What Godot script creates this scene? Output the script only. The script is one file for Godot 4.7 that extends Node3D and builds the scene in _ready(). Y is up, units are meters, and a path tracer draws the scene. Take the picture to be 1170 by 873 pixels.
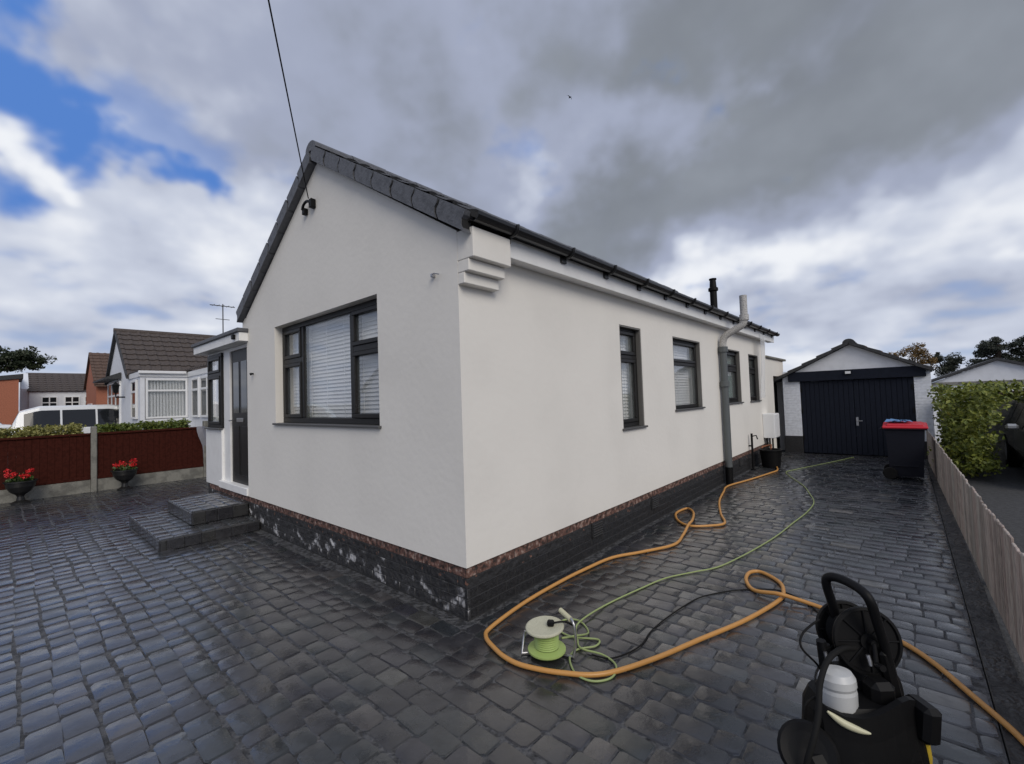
extends Node3D

var rng := RandomNumberGenerator.new()
var M := {}
const CAM := Vector3(2.577552, 1.7, 2.332905)
const C_RIGHT := Vector3(0.749638, -0.034004, -0.660974)
const C_UP := Vector3(0.049846, 0.998744, 0.005152)
const C_BACK := Vector3(0.659968, -0.03681, 0.750391)


# ------------------------------------------------------------------ mesh builder
class MB:
	var v := PackedVector3Array()
	var n := PackedVector3Array()
	var c := PackedColorArray()
	var col := Color.WHITE
	var local := false
	func tri(a: Vector3, b: Vector3, d: Vector3) -> void:      # counter-clockwise from outside
		var nn := (b - a).cross(d - a).normalized()
		trin(a, b, d, nn, nn, nn)
	func trin(a: Vector3, b: Vector3, d: Vector3, na: Vector3, nb: Vector3, nd: Vector3) -> void:
		v.push_back(a); v.push_back(d); v.push_back(b)
		n.push_back(na); n.push_back(nd); n.push_back(nb)
		c.push_back(col); c.push_back(col); c.push_back(col)
	func quad(a: Vector3, b: Vector3, d: Vector3, e: Vector3) -> void:
		tri(a, b, d)
		tri(a, d, e)
	func quad_out(a: Vector3, b: Vector3, d: Vector3, e: Vector3, o: Vector3) -> void:
		if (b - a).cross(d - a).dot((a + b + d + e) * 0.25 - o) >= 0.0:
			quad(a, b, d, e)
		else:
			quad(e, d, b, a)
	func box(at: Vector3, s: Vector3, bs := Basis()) -> void:
		cbox(at, s, 0.0, bs)
	func span(a: Vector3, b: Vector3, bev := 0.0) -> void:      # box between two corners
		cbox((a + b) * 0.5, (b - a).abs(), bev)
	func cbox(at: Vector3, s: Vector3, bev := 0.005, bs := Basis()) -> void:
		var h := s * 0.5
		var q := []
		for i in 8:
			var sg := Vector3(1 if i & 1 else -1, 1 if i & 2 else -1, 1 if i & 4 else -1)
			q.append([at + bs * Vector3(sg.x * h.x, sg.y * (h.y - bev), sg.z * (h.z - bev)), at + bs * Vector3(sg.x * (h.x - bev), sg.y * h.y, sg.z * (h.z - bev)), at + bs * Vector3(sg.x * (h.x - bev), sg.y * (h.y - bev), sg.z * h.z)])
		for f in [[0, 0, 2, 6, 4], [0, 1, 3, 7, 5], [1, 0, 1, 5, 4], [1, 2, 3, 7, 6], [2, 0, 1, 3, 2], [2, 4, 5, 7, 6]]:
			quad_out(q[f[1]][f[0]], q[f[2]][f[0]], q[f[3]][f[0]], q[f[4]][f[0]], at)
		if bev <= 0.0:
			return
		for e in [[0, 1, 0, 4], [0, 1, 1, 5], [0, 1, 2, 6], [0, 1, 3, 7], [0, 2, 0, 2], [0, 2, 1, 3], [0, 2, 4, 6], [0, 2, 5, 7], [1, 2, 0, 1], [1, 2, 2, 3], [1, 2, 4, 5], [1, 2, 6, 7]]:
			quad_out(q[e[2]][e[0]], q[e[3]][e[0]], q[e[3]][e[1]], q[e[2]][e[1]], at)
		for i in 8:
			var a: Vector3 = q[i][0]
			var b: Vector3 = q[i][1]
			var d: Vector3 = q[i][2]
			if (b - a).cross(d - a).dot(a - at) >= 0.0:
				tri(a, b, d)
			else:
				tri(a, d, b)
	func tube(p: Array, r, sides := 8, caps := true) -> void:
		var up := Vector3.UP
		var rings := []
		var dirs := []
		for i in p.size():
			var t: Vector3 = (p[mini(i + 1, p.size() - 1)] - p[maxi(i - 1, 0)]).normalized()
			if i == 0:
				up = Vector3.RIGHT if absf(t.y) > 0.9 else Vector3.UP
			var s := t.cross(up).normalized()
			up = s.cross(t).normalized()
			var rr: float = r[i] if r is Array else r
			var ring := []
			for k in sides:
				var a := TAU * k / sides
				var d := s * cos(a) + up * sin(a)
				ring.append([p[i] + d * rr, d])
			rings.append(ring)
			dirs.append(t)
		for i in p.size() - 1:
			for k in sides:
				var a = rings[i][k]
				var b = rings[i][(k + 1) % sides]
				var d = rings[i + 1][(k + 1) % sides]
				var e = rings[i + 1][k]
				trin(a[0], d[0], b[0], a[1], d[1], b[1])
				trin(a[0], e[0], d[0], a[1], e[1], d[1])
		if caps:
			for i in [0, p.size() - 1]:
				for k in sides:
					var a: Vector3 = rings[i][k][0]
					var b: Vector3 = rings[i][(k + 1) % sides][0]
					if i == 0:
						tri(p[i], a, b)
					else:
						tri(p[i], b, a)
	func lathe(prof: Array, seg := 20, xf := Transform3D()) -> void:   # Vector2(r, y) from bottom to top
		for i in prof.size() - 1:
			var a: Vector2 = prof[i]
			var b: Vector2 = prof[i + 1]
			var t := b - a
			var nr := Vector2(t.y, -t.x).normalized()
			for k in seg:
				var a0 := TAU * k / seg
				var a1 := TAU * (k + 1) / seg
				var d0 := Vector3(cos(a0), 0, -sin(a0))
				var d1 := Vector3(cos(a1), 0, -sin(a1))
				var n0 := (xf.basis * (d0 * nr.x + Vector3.UP * nr.y)).normalized()
				var n1 := (xf.basis * (d1 * nr.x + Vector3.UP * nr.y)).normalized()
				var p00 := xf * (d0 * a.x + Vector3.UP * a.y)
				var p10 := xf * (d1 * a.x + Vector3.UP * a.y)
				var p11 := xf * (d1 * b.x + Vector3.UP * b.y)
				var p01 := xf * (d0 * b.x + Vector3.UP * b.y)
				if a.x > 1e-5:
					trin(p00, p10, p11, n0, n1, n1)
				if b.x > 1e-5:
					trin(p00, p11, p01, n0, n1, n0)
	func prism(poly: PackedVector2Array, depth: float, xf := Transform3D()) -> void:   # z from 0 to depth
		if Geometry2D.is_polygon_clockwise(poly):
			poly = poly.duplicate()
			poly.reverse()
		# y-up: keep counter-clockwise as seen from +z
		var area := 0.0
		for i in poly.size():
			area += poly[i].cross(poly[(i + 1) % poly.size()])
		if area < 0.0:
			poly = poly.duplicate()
			poly.reverse()
		var ix := Geometry2D.triangulate_polygon(poly)
		for i in range(0, ix.size(), 3):
			var a := poly[ix[i]]
			var b := poly[ix[i + 1]]
			var d := poly[ix[i + 2]]
			if (b - a).cross(d - a) < 0.0:
				var t := b
				b = d
				d = t
			tri(xf * Vector3(a.x, a.y, depth), xf * Vector3(b.x, b.y, depth), xf * Vector3(d.x, d.y, depth))
			tri(xf * Vector3(a.x, a.y, 0), xf * Vector3(d.x, d.y, 0), xf * Vector3(b.x, b.y, 0))
		for i in poly.size():
			var a := poly[i]
			var b := poly[(i + 1) % poly.size()]
			quad(xf * Vector3(a.x, a.y, 0), xf * Vector3(b.x, b.y, 0), xf * Vector3(b.x, b.y, depth), xf * Vector3(a.x, a.y, depth))
	func mesh(off := Vector3.ZERO) -> ArrayMesh:
		var vv := v
		if off != Vector3.ZERO and not local:
			vv = PackedVector3Array()
			vv.resize(v.size())
			for i in v.size():
				vv[i] = v[i] - off
		var arr := []
		arr.resize(Mesh.ARRAY_MAX)
		arr[Mesh.ARRAY_VERTEX] = vv
		arr[Mesh.ARRAY_NORMAL] = n
		arr[Mesh.ARRAY_COLOR] = c
		var m := ArrayMesh.new()
		m.add_surface_from_arrays(Mesh.PRIMITIVE_TRIANGLES, arr)
		return m


# ------------------------------------------------------------------ node helpers
func origin_of(o: Node) -> Vector3:
	var p := Vector3.ZERO
	while o != self and o != null:
		p += o.position
		o = o.get_parent()
	return p

func part(parent: Node, called: String, mb: MB, m: Material, label := "") -> MeshInstance3D:
	var o := MeshInstance3D.new()
	o.name = called
	o.mesh = mb.mesh(origin_of(parent))
	o.material_override = m
	parent.add_child(o, true)
	if label:
		o.set_meta("label", label)
	return o

func inst(parent: Node, called: String, me: Mesh, m: Material, xf: Transform3D) -> MeshInstance3D:   # shared mesh, place in the parent's axes
	var o := MeshInstance3D.new()
	o.name = called
	o.mesh = me
	o.material_override = m
	o.transform = xf
	parent.add_child(o, true)
	return o

func node(parent: Node, called: String, at := Vector3.ZERO) -> Node3D:
	var o := Node3D.new()
	o.name = called
	parent.add_child(o, true)
	o.position = at - origin_of(parent) if parent != self else at
	return o

func numbered(called: String) -> String:
	if not has_node(called):
		return called
	var k := 1
	while has_node("%s_%03d" % [called, k]):
		k += 1
	return "%s_%03d" % [called, k]

func thing(called: String, label: String, category: String, at := Vector3.ZERO, group := "") -> Node3D:
	var o := Node3D.new()
	o.name = numbered(called)
	add_child(o, true)
	o.position = at
	meta(o, label, category, group)
	return o

func meta(o: Node, label: String, category := "", group := "", kind := "") -> void:
	if label:
		o.set_meta("label", label)
	if category:
		o.set_meta("category", category)
	if group:
		o.set_meta("group", group)
	if kind:
		o.set_meta("kind", kind)

func smooth_path(p: Array, step := 8) -> Array:
	var out := []
	for i in p.size() - 1:
		var p0: Vector3 = p[maxi(i - 1, 0)]
		var p1: Vector3 = p[i]
		var p2: Vector3 = p[i + 1]
		var p3: Vector3 = p[mini(i + 2, p.size() - 1)]
		for k in step:
			var t := float(k) / step
			out.append(0.5 * ((2.0 * p1) + (p2 - p0) * t + (2.0 * p0 - 5.0 * p1 + 4.0 * p2 - p3) * t * t + (3.0 * p1 - p0 - 3.0 * p2 + p3) * t * t * t))
	out.append(p[-1])
	return out


# ------------------------------------------------------------------ materials
func lin(r: float, g: float, b: float) -> Color:
	return Color(r, g, b).linear_to_srgb()

func ntex(sd: int, freq: float, stops: Array, oct := 4, size := 512, cell := false) -> NoiseTexture2D:
	var t := NoiseTexture2D.new()
	t.width = size
	t.height = size
	t.seamless = true
	var f := FastNoiseLite.new()
	f.seed = sd
	f.noise_type = FastNoiseLite.TYPE_CELLULAR if cell else FastNoiseLite.TYPE_SIMPLEX_SMOOTH
	f.frequency = freq
	f.fractal_octaves = oct
	t.noise = f
	var g := Gradient.new()
	var of := PackedFloat32Array()
	var cs := PackedColorArray()
	for s in stops:
		of.append(s[0])
		var k = s[1]
		cs.append(lin(k, k, k) if k is float else lin(k[0], k[1], k[2]))
	g.offsets = of
	g.colors = cs
	t.color_ramp = g
	return t

func nnorm(sd: int, freq: float, strength: float, oct := 4, size := 512) -> NoiseTexture2D:
	var t := NoiseTexture2D.new()
	t.width = size
	t.height = size
	t.seamless = true
	t.as_normal_map = true
	t.bump_strength = strength
	var f := FastNoiseLite.new()
	f.seed = sd
	f.frequency = freq
	f.fractal_octaves = oct
	t.noise = f
	return t

func rawtex(sd: int, freq: float, lo: float, hi: float, oct := 4) -> NoiseTexture2D:   # data, not colour: roughness
	var t := ntex(sd, freq, [[0.0, 0.0], [1.0, 1.0]], oct)
	var g := Gradient.new()
	g.offsets = PackedFloat32Array([0.25, 0.75])
	g.colors = PackedColorArray([Color(lo, lo, lo), Color(hi, hi, hi)])
	t.color_ramp = g
	return t

func mat(called: String, col: Color, rough := 0.7, metal := 0.0) -> StandardMaterial3D:
	var m := StandardMaterial3D.new()
	m.resource_name = called
	m.albedo_color = col
	m.roughness = rough
	m.metallic = metal
	M[called] = m
	return m

func tri_tex(m: StandardMaterial3D, scale: float, alb: Texture2D, nrm: Texture2D = null, ns := 1.0, rgh: Texture2D = null) -> void:
	m.uv1_triplanar = true
	m.uv1_world_triplanar = true
	m.uv1_scale = Vector3.ONE * scale
	m.albedo_texture = alb
	if nrm:
		m.normal_enabled = true
		m.normal_texture = nrm
		m.normal_scale = ns
	if rgh:
		m.roughness_texture = rgh
		m.roughness = 1.0

func materials() -> void:
	var m := mat("render", lin(0.80, 0.775, 0.725), 0.85)
	tri_tex(m, 0.25, ntex(3, 0.005, [[0.2, 0.95], [0.5, 0.985], [0.8, 1.0]], 4), nnorm(4, 0.09, 1.5, 4), 0.10)
	m = mat("white_paint", lin(0.84, 0.84, 0.83), 0.5)
	tri_tex(m, 0.7, ntex(5, 0.008, [[0.2, 0.95], [0.6, 1.0]], 4))
	mat("white_plastic", lin(0.80, 0.81, 0.82), 0.35)
	m = mat("cobble", Color.WHITE, 0.5)
	m.vertex_color_use_as_albedo = true
	tri_tex(m, 0.5, ntex(11, 0.018, [[0.25, 0.75], [0.5, 0.95], [0.66, 1.1], [0.8, 1.7]], 6, 1024), nnorm(12, 0.022, 6.0, 4, 1024), 0.17, rawtex(13, 0.011, 0.16, 0.40, 5))
	m.metallic_specular = 0.85
	m.clearcoat_enabled = true
	m.clearcoat = 0.45
	m.clearcoat_roughness = 0.2
	m = mat("joint", lin(0.080, 0.081, 0.085), 0.6)
	tri_tex(m, 0.6, ntex(14, 0.03, [[0.3, 0.4], [0.55, 0.9], [0.8, 1.7]], 5), nnorm(15, 0.06, 6.0), 0.8)
	m = mat("strip", lin(0.030, 0.030, 0.031), 0.6)
	tri_tex(m, 0.7, ntex(16, 0.015, [[0.3, 0.6], [0.7, 1.3]], 5), nnorm(17, 0.05, 5.0), 0.6, rawtex(18, 0.01, 0.35, 0.7))
	# painted brickwork: black bitumen paint, flaking to red brick and to pale salts
	m = mat("brick_black", lin(0.022, 0.022, 0.024), 0.55)
	tri_tex(m, 1.6, ntex(21, 0.02, [[0.3, 0.6], [0.62, 1.0], [0.72, 2.2], [0.80, 4.5]], 5), nnorm(22, 0.05, 5.0), 0.7)
	m = mat("brick_flaked", Color.WHITE, 0.75)
	tri_tex(m, 0.37, ntex(23, 0.024, [[0.0, [0.02, 0.02, 0.022]], [0.76, [0.026, 0.026, 0.028]], [0.78, [0.24, 0.11, 0.075]], [0.9, [0.24, 0.13, 0.095]]], 5, 1024), nnorm(24, 0.05, 5.0), 0.8)
	m = mat("brick_salts", Color.WHITE, 0.75)
	tri_tex(m, 0.41, ntex(25, 0.0105, [[0.0, [0.02, 0.02, 0.022]], [0.60, [0.03, 0.03, 0.032]], [0.69, [0.085, 0.085, 0.09]], [0.76, [0.33, 0.33, 0.34]], [0.9, [0.55, 0.55, 0.56]]], 7, 1024), nnorm(24, 0.05, 5.0), 0.8)
	m = mat("brick_red", Color.WHITE, 0.8)
	tri_tex(m, 0.43, ntex(26, 0.030, [[0.0, [0.03, 0.027, 0.027]], [0.28, [0.05, 0.035, 0.03]], [0.40, [0.12, 0.062, 0.048]], [0.60, [0.17, 0.088, 0.068]], [0.74, [0.30, 0.22, 0.19]]], 5, 1024), nnorm(24, 0.05, 5.0), 0.8)
	mat("mortar_black", lin(0.03, 0.03, 0.031), 0.85)
	m = mat("frame", lin(0.020, 0.0195, 0.019), 0.42)
	m.metallic_specular = 0.35
	mat("reveal_grey", lin(0.15, 0.145, 0.135), 0.6)
	mat("sill", lin(0.085, 0.085, 0.085), 0.45)
	m = mat("glass", Color(0.9, 0.95, 0.95, 0.06), 0.02)
	m.transparency = BaseMaterial3D.TRANSPARENCY_ALPHA
	m.metallic_specular = 0.7
	m = mat("frosted", lin(0.30, 0.38, 0.36), 0.12)
	mat("blind", lin(0.78, 0.79, 0.80), 0.5)
	m = mat("tile_grey", lin(0.105, 0.109, 0.122), 0.55)
	tri_tex(m, 1.1, ntex(31, 0.02, [[0.3, 0.75], [0.7, 1.2]], 5), nnorm(32, 0.06, 3.0), 0.5)
	m = mat("tile_dark", lin(0.040, 0.041, 0.044), 0.65)
	tri_tex(m, 1.1, ntex(33, 0.02, [[0.3, 0.7], [0.7, 1.25]], 5), nnorm(32, 0.06, 3.0), 0.5)
	mat("tile_gap", lin(0.012, 0.012, 0.013), 0.9)
	mat("gutter", lin(0.012, 0.012, 0.013), 0.32)
	mat("black_plastic", lin(0.006, 0.006, 0.0065), 0.5).metallic_specular = 0.3
	mat("black_rubber", lin(0.010, 0.010, 0.010), 0.75).metallic_specular = 0.3
	mat("grey_pipe", lin(0.095, 0.105, 0.108), 0.45)
	m = mat("pale_pipe", lin(0.50, 0.49, 0.475), 0.6)
	tri_tex(m, 2.2, ntex(35, 0.03, [[0.3, 0.55], [0.5, 0.95], [0.8, 1.1]], 4))
	m = mat("fence_brown", lin(0.050, 0.0125, 0.0085), 0.9)
	m.metallic_specular = 0.2
	tri_tex(m, 1.2, ntex(41, 0.02, [[0.3, 0.75], [0.7, 1.15]], 4), nnorm(42, 0.05, 2.0), 0.5)
	m = mat("concrete", lin(0.22, 0.215, 0.19), 0.85)
	tri_tex(m, 0.9, ntex(43, 0.008, [[0.25, 0.62], [0.5, 0.9], [0.75, 1.1]], 6), nnorm(44, 0.05, 4.0), 0.7)
	m = mat("pale_wood", Color.WHITE, 0.8)
	m.vertex_color_use_as_albedo = true
	m.uv1_triplanar = true
	m.uv1_world_triplanar = true
	m.uv1_scale = Vector3(3.0, 0.35, 3.0)
	m.albedo_texture = ntex(45, 0.03, [[0.25, 0.55], [0.5, 0.9], [0.8, 1.1]], 5)
	m.normal_enabled = true
	m.normal_texture = nnorm(46, 0.04, 4.0)
	m.normal_scale = 0.5
	m = mat("navy", lin(0.009, 0.012, 0.022), 0.6)
	m.metallic_specular = 0.3
	tri_tex(m, 0.8, ntex(47, 0.02, [[0.3, 0.85], [0.7, 1.12]], 4))
	mat("metal", lin(0.45, 0.45, 0.46), 0.3, 0.9)
	m = mat("white_brick", lin(0.74, 0.77, 0.83), 0.75)
	tri_tex(m, 0.9, ntex(48, 0.02, [[0.25, 0.88], [0.6, 1.0]], 5), nnorm(44, 0.05, 4.0), 0.15)
	mat("red_lid", lin(0.55, 0.02, 0.035), 0.4)
	mat("bin_body", lin(0.009, 0.010, 0.017), 0.55).metallic_specular = 0.35
	mat("blue_bag", lin(0.10, 0.22, 0.42), 0.4)
	mat("orange_hose", lin(0.54, 0.27, 0.075), 0.38)
	mat("green_cable", lin(0.30, 0.37, 0.15), 0.45)
	m = mat("reel_pale", lin(0.58, 0.57, 0.43), 0.5)
	tri_tex(m, 6.0, ntex(49, 0.03, [[0.3, 0.75], [0.6, 1.0], [0.8, 0.6]], 4))
	mat("reel_green", lin(0.36, 0.48, 0.15), 0.45)
	mat("bottle", lin(0.52, 0.53, 0.53), 0.4)
	mat("yellow", lin(0.60, 0.42, 0.04), 0.4)
	mat("cream_plastic", lin(0.55, 0.53, 0.36), 0.4)
	m = mat("leaf", Color.WHITE, 0.55)
	m.vertex_color_use_as_albedo = true
	m.backlight_enabled = true
	m.backlight = Color(0.35, 0.4, 0.25)
	m = mat("bark", lin(0.07, 0.05, 0.038), 0.9)
	mat("petal", lin(0.55, 0.012, 0.014), 0.5)
	m = mat("pot_black", lin(0.012, 0.012, 0.012), 0.4)
	mat("soil", lin(0.05, 0.035, 0.025), 0.95)
	m = mat("asphalt", lin(0.055, 0.056, 0.058), 0.85)
	tri_tex(m, 0.5, ntex(51, 0.05, [[0.3, 0.7], [0.7, 1.25]], 5), nnorm(52, 0.2, 3.0), 0.5)
	m = mat("neighbour_tile", lin(0.085, 0.068, 0.060), 0.75)
	tri_tex(m, 0.8, ntex(53, 0.03, [[0.3, 0.65], [0.7, 1.3]], 5))
	m = mat("brown_tile", lin(0.12, 0.075, 0.055), 0.8)
	tri_tex(m, 0.7, ntex(54, 0.03, [[0.3, 0.6], [0.7, 1.3]], 5))
	m = mat("red_wall", lin(0.42, 0.155, 0.09), 0.85)
	tri_tex(m, 0.8, ntex(55, 0.04, [[0.3, 0.75], [0.7, 1.15]], 5))
	m = mat("white_wall", lin(0.74, 0.76, 0.80), 0.7)
	tri_tex(m, 0.6, ntex(56, 0.012, [[0.25, 0.94], [0.6, 1.0]], 4))
	mat("dark_glass", lin(0.015, 0.017, 0.02), 0.06)
	m = mat("car_white", lin(0.72, 0.74, 0.76), 0.25)
	m.clearcoat_enabled = true
	m.clearcoat = 0.8
	m.clearcoat_roughness = 0.05
	m = mat("car_blue", lin(0.42, 0.52, 0.60), 0.25)
	m.clearcoat_enabled = true
	m.clearcoat = 0.8
	m = mat("car_dark", lin(0.06, 0.062, 0.065), 0.3, 0.3)
	m.clearcoat_enabled = true
	m.clearcoat = 1.0
	m.clearcoat_roughness = 0.05
	mat("car_silver", lin(0.38, 0.39, 0.40), 0.3, 0.5)
	mat("tail_red", lin(0.35, 0.02, 0.02), 0.2)
	mat("lamp_clear", lin(0.70, 0.71, 0.72), 0.08)
	m = mat("film", lin(0.75, 0.77, 0.80), 0.4)
	m.transparency = BaseMaterial3D.TRANSPARENCY_ALPHA
	m.albedo_color.a = 0.45
	mat("tarp", lin(0.22, 0.22, 0.25), 0.5)
	mat("rust", lin(0.25, 0.10, 0.05), 0.8)
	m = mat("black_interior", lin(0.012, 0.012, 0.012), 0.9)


# ------------------------------------------------------------------ sky
func seg_w(d: Vector3, a: Vector3, b: Vector3, w: float) -> float:
	var ab := b - a
	var t := clampf((d - a).dot(ab) / ab.length_squared(), 0.0, 1.0)
	return exp(-(d - (a + ab * t)).length_squared() / (w * w))

func make_sky() -> ImageTexture:
	var W := 1536
	var H := 768
	var im := Image.create_empty(W, H, false, Image.FORMAT_RGBF)
	var nz := []
	for i in 4:
		var f := FastNoiseLite.new()
		f.seed = 70 + i
		f.noise_type = FastNoiseLite.TYPE_SIMPLEX_SMOOTH
		f.frequency = [0.55, 0.8, 1.0, 1.3][i]
		f.fractal_octaves = [5, 4, 6, 5][i]
		f.fractal_gain = 0.52
		nz.append(f)
	var dark := [[Vector3(0.140, 0.453, -0.880), Vector3(-0.125, 0.478, -0.869), 0.17, 0.9], [Vector3(-0.125, 0.478, -0.869), Vector3(-0.536, 0.323, -0.780), 0.14, 0.85], [Vector3(-0.292, 0.644, -0.707), Vector3(-0.705, 0.516, -0.486), 0.17, 0.5], [Vector3(-0.661, 0.631, -0.407), Vector3(-0.792, 0.515, -0.328), 0.12, 0.3], [Vector3(-0.646, 0.346, -0.680), Vector3(-0.704, 0.479, -0.524), 0.10, 0.45], [Vector3(-0.006, 0.541, -0.841), Vector3(-0.277, 0.611, -0.742), 0.15, 0.8]]
	var blue := [[Vector3(-0.885, 0.465, 0.022), Vector3(-0.900, 0.426, -0.089), 0.075, 1.1], [Vector3(-0.900, 0.426, -0.089), Vector3(-0.893, 0.387, -0.228), 0.05, 1.0], [Vector3(-0.933, 0.361, 0.007), Vector3(-0.945, 0.327, -0.010), 0.06, 0.8]]
	var white := [[Vector3(-0.907, 0.420, 0.015), Vector3(-0.928, 0.364, -0.077), 0.024, 0.55], [Vector3(-0.978, 0.210, 0.006), Vector3(-0.912, 0.287, -0.294), 0.10, 0.34], [Vector3(0.141, 0.312, -0.940), Vector3(-0.330, 0.230, -0.915), 0.075, 0.75], [Vector3(0.140, 0.250, -0.958), Vector3(-0.010, 0.309, -0.951), 0.07, 0.7]]
	var pale := [[Vector3(-0.273, 0.475, -0.837), Vector3(-0.188, 0.485, -0.854), 0.05, 0.45], [Vector3(-0.541, 0.643, -0.542), Vector3(-0.566, 0.468, -0.679), 0.07, 0.35], [Vector3(-0.871, 0.379, -0.312), Vector3(-0.873, 0.472, -0.126), 0.08, 0.3]]
	var c_dark := Vector3(0.205, 0.226, 0.262)
	var c_mid := Vector3(0.325, 0.36, 0.47)
	var c_light := Vector3(0.53, 0.57, 0.67)
	var c_white := Vector3(0.78, 0.80, 0.84)
	var c_blue := Vector3(0.085, 0.205, 0.54)
	for y in H:
		var el := PI * (0.5 - (y + 0.5) / H)
		if el < -0.02:
			for x in W:
				im.set_pixel(x, y, Color(0.25, 0.25, 0.25))
			continue
		var sy := sin(el)
		var cy := cos(el)
		for x in W:
			var az := TAU * (x + 0.5) / W
			var d := Vector3(sin(az) * cy, sy, -cos(az) * cy)
			var k := 1.0 / (maxf(sy, 0.0) + 0.16)
			var q := Vector3(d.x * k, d.z * k, 0.0)
			var n0: float = nz[0].get_noise_3d(q.x, q.y, 0.0)
			var n1: float = nz[1].get_noise_3d(q.x, q.y, 7.0)
			var n2: float = nz[2].get_noise_3d(q.x * 1.9, q.y * 1.9, 3.0)
			var f0: float = nz[3].get_noise_3d(d.x * 3.0, d.y * 3.6, d.z * 3.0)
			var f1: float = nz[3].get_noise_3d(d.x * 3.0 + 9.0, d.y * 3.6, d.z * 3.0)
			var f2: float = nz[2].get_noise_3d(d.x * 9.0, d.y * 12.0, d.z * 9.0)
			var w := (d + Vector3(f0, f1, n1) * 0.11 + Vector3(f2, -f2, f2) * 0.03).normalized()
			var D := 0.0
			var B := 0.0
			var Wt := 0.0
			if d.x < 0.5 and d.z < 0.45:
				for s in dark:
					D = maxf(D, s[3] * seg_w(w, s[0], s[1], s[2]))
				for s in pale:
					D -= s[3] * seg_w(w, s[0], s[1], s[2])
				for s in blue:
					B = maxf(B, s[3] * seg_w(w, s[0], s[1], s[2]))
				for s in white:
					Wt = maxf(Wt, s[3] * seg_w(w, s[0], s[1], s[2]))
			else:
				D = 0.15 + n0 * 0.5
			var low := clampf(1.0 - sy / 0.30, 0.0, 1.0)
			# thickness of the cloud: 0 white, 1 dark grey
			var g := clampf(0.44 + D * 0.66 - Wt * 0.62 - low * 0.16 + n0 * 0.16 + n2 * 0.20 + f0 * 0.20 + f2 * 0.10, 0.0, 1.0)
			var c := c_white.lerp(c_light, smoothstep(0.0, 0.28, g)).lerp(c_mid, smoothstep(0.2, 0.58, g)).lerp(c_dark * (1.0 + 0.22 * f0 + 0.16 * n2), smoothstep(0.55, 1.0, g))
			# gaps of blue between the clouds
			var hole := smoothstep(0.22, 0.95, B - Wt * 0.55 + f2 * 0.45 + f1 * 0.30)
			hole = maxf(hole, 0.5 * smoothstep(0.18, 0.62, n2 * 0.9 + low * 0.30 - D * 0.8 - Wt * 0.15 + f1 * 0.2))
			c = c.lerp(c_blue.lerp(Vector3(0.36, 0.47, 0.64), low), hole)
			im.set_pixel(x, y, Color(c.x, c.y, c.z))
	return ImageTexture.create_from_image(im)


# ------------------------------------------------------------------ camera and light
func stage() -> void:
	var cam := Camera3D.new()
	cam.name = "camera"
	add_child(cam)
	cam.transform = Transform3D(Basis(C_RIGHT, C_UP, C_BACK), CAM)
	cam.fov = 81.148
	cam.near = 0.05
	cam.far = 400.0
	cam.current = true
	var env := Environment.new()
	env.background_mode = Environment.BG_SKY
	var sm := PanoramaSkyMaterial.new()
	sm.panorama = make_sky()
	var sky := Sky.new()
	sky.sky_material = sm
	env.sky = sky
	env.background_energy_multiplier = 1.0
	env.tonemap_mode = Environment.TONE_MAPPER_LINEAR
	env.tonemap_exposure = 1.12
	env.sdfgi_enabled = true
	env.ssao_enabled = true
	env.ssil_enabled = true
	var we := WorldEnvironment.new()
	we.name = "world_environment"
	we.environment = env
	add_child(we)
	var sun := DirectionalLight3D.new()
	sun.name = "sun"
	sun.light_energy = 0.47
	sun.light_angular_distance = 35.0
	sun.light_color = Color(1.0, 0.965, 0.91)
	sun.shadow_enabled = true
	add_child(sun)
	sun.look_at_from_position(Vector3(6.6, 5.6, 3.5), Vector3.ZERO, Vector3.UP)


func _ready() -> void:
	rng.seed = 12345
	stage()
	materials()
	ground()
	driveway()
	bungalow()
	front_steps()
	garage()
	right_side()
	left_side()
	distance()
	yard_things()
	pressure_washer()


# ------------------------------------------------------------------ ground and drive
func ground() -> void:
	var b := MB.new()
	b.quad(Vector3(-150, -0.03, 120), Vector3(120, -0.03, 120), Vector3(120, -0.03, -150), Vector3(-150, -0.03, -150))
	var o := part(self, "ground", b, M.asphalt)
	o.set_meta("kind", "structure")

func stone_outline(x0: float, x1: float, z0: float, z1: float) -> Array:
	var p := []
	var j := 0.006
	var r := 0.012
	var w := x1 - x0
	# eight points: each corner cut, edges wander a little
	for k in [[x0, z1, 1, 0, 0, -1], [x1, z1, 0, -1, -1, 0], [x1, z0, -1, 0, 0, 1], [x0, z0, 0, 1, 1, 0]]:
		var rr := r * rng.randf_range(0.5, 1.7)
		var cx: float = k[0] + rng.randf_range(-j, j) * 0.6
		var cz: float = k[1] + rng.randf_range(-j, j)
		p.append(Vector2(cx + k[4] * rr * 1.3, cz + k[5] * rr))
		p.append(Vector2(cx + k[2] * rr * 1.3, cz + k[3] * rr))
	return p

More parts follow.
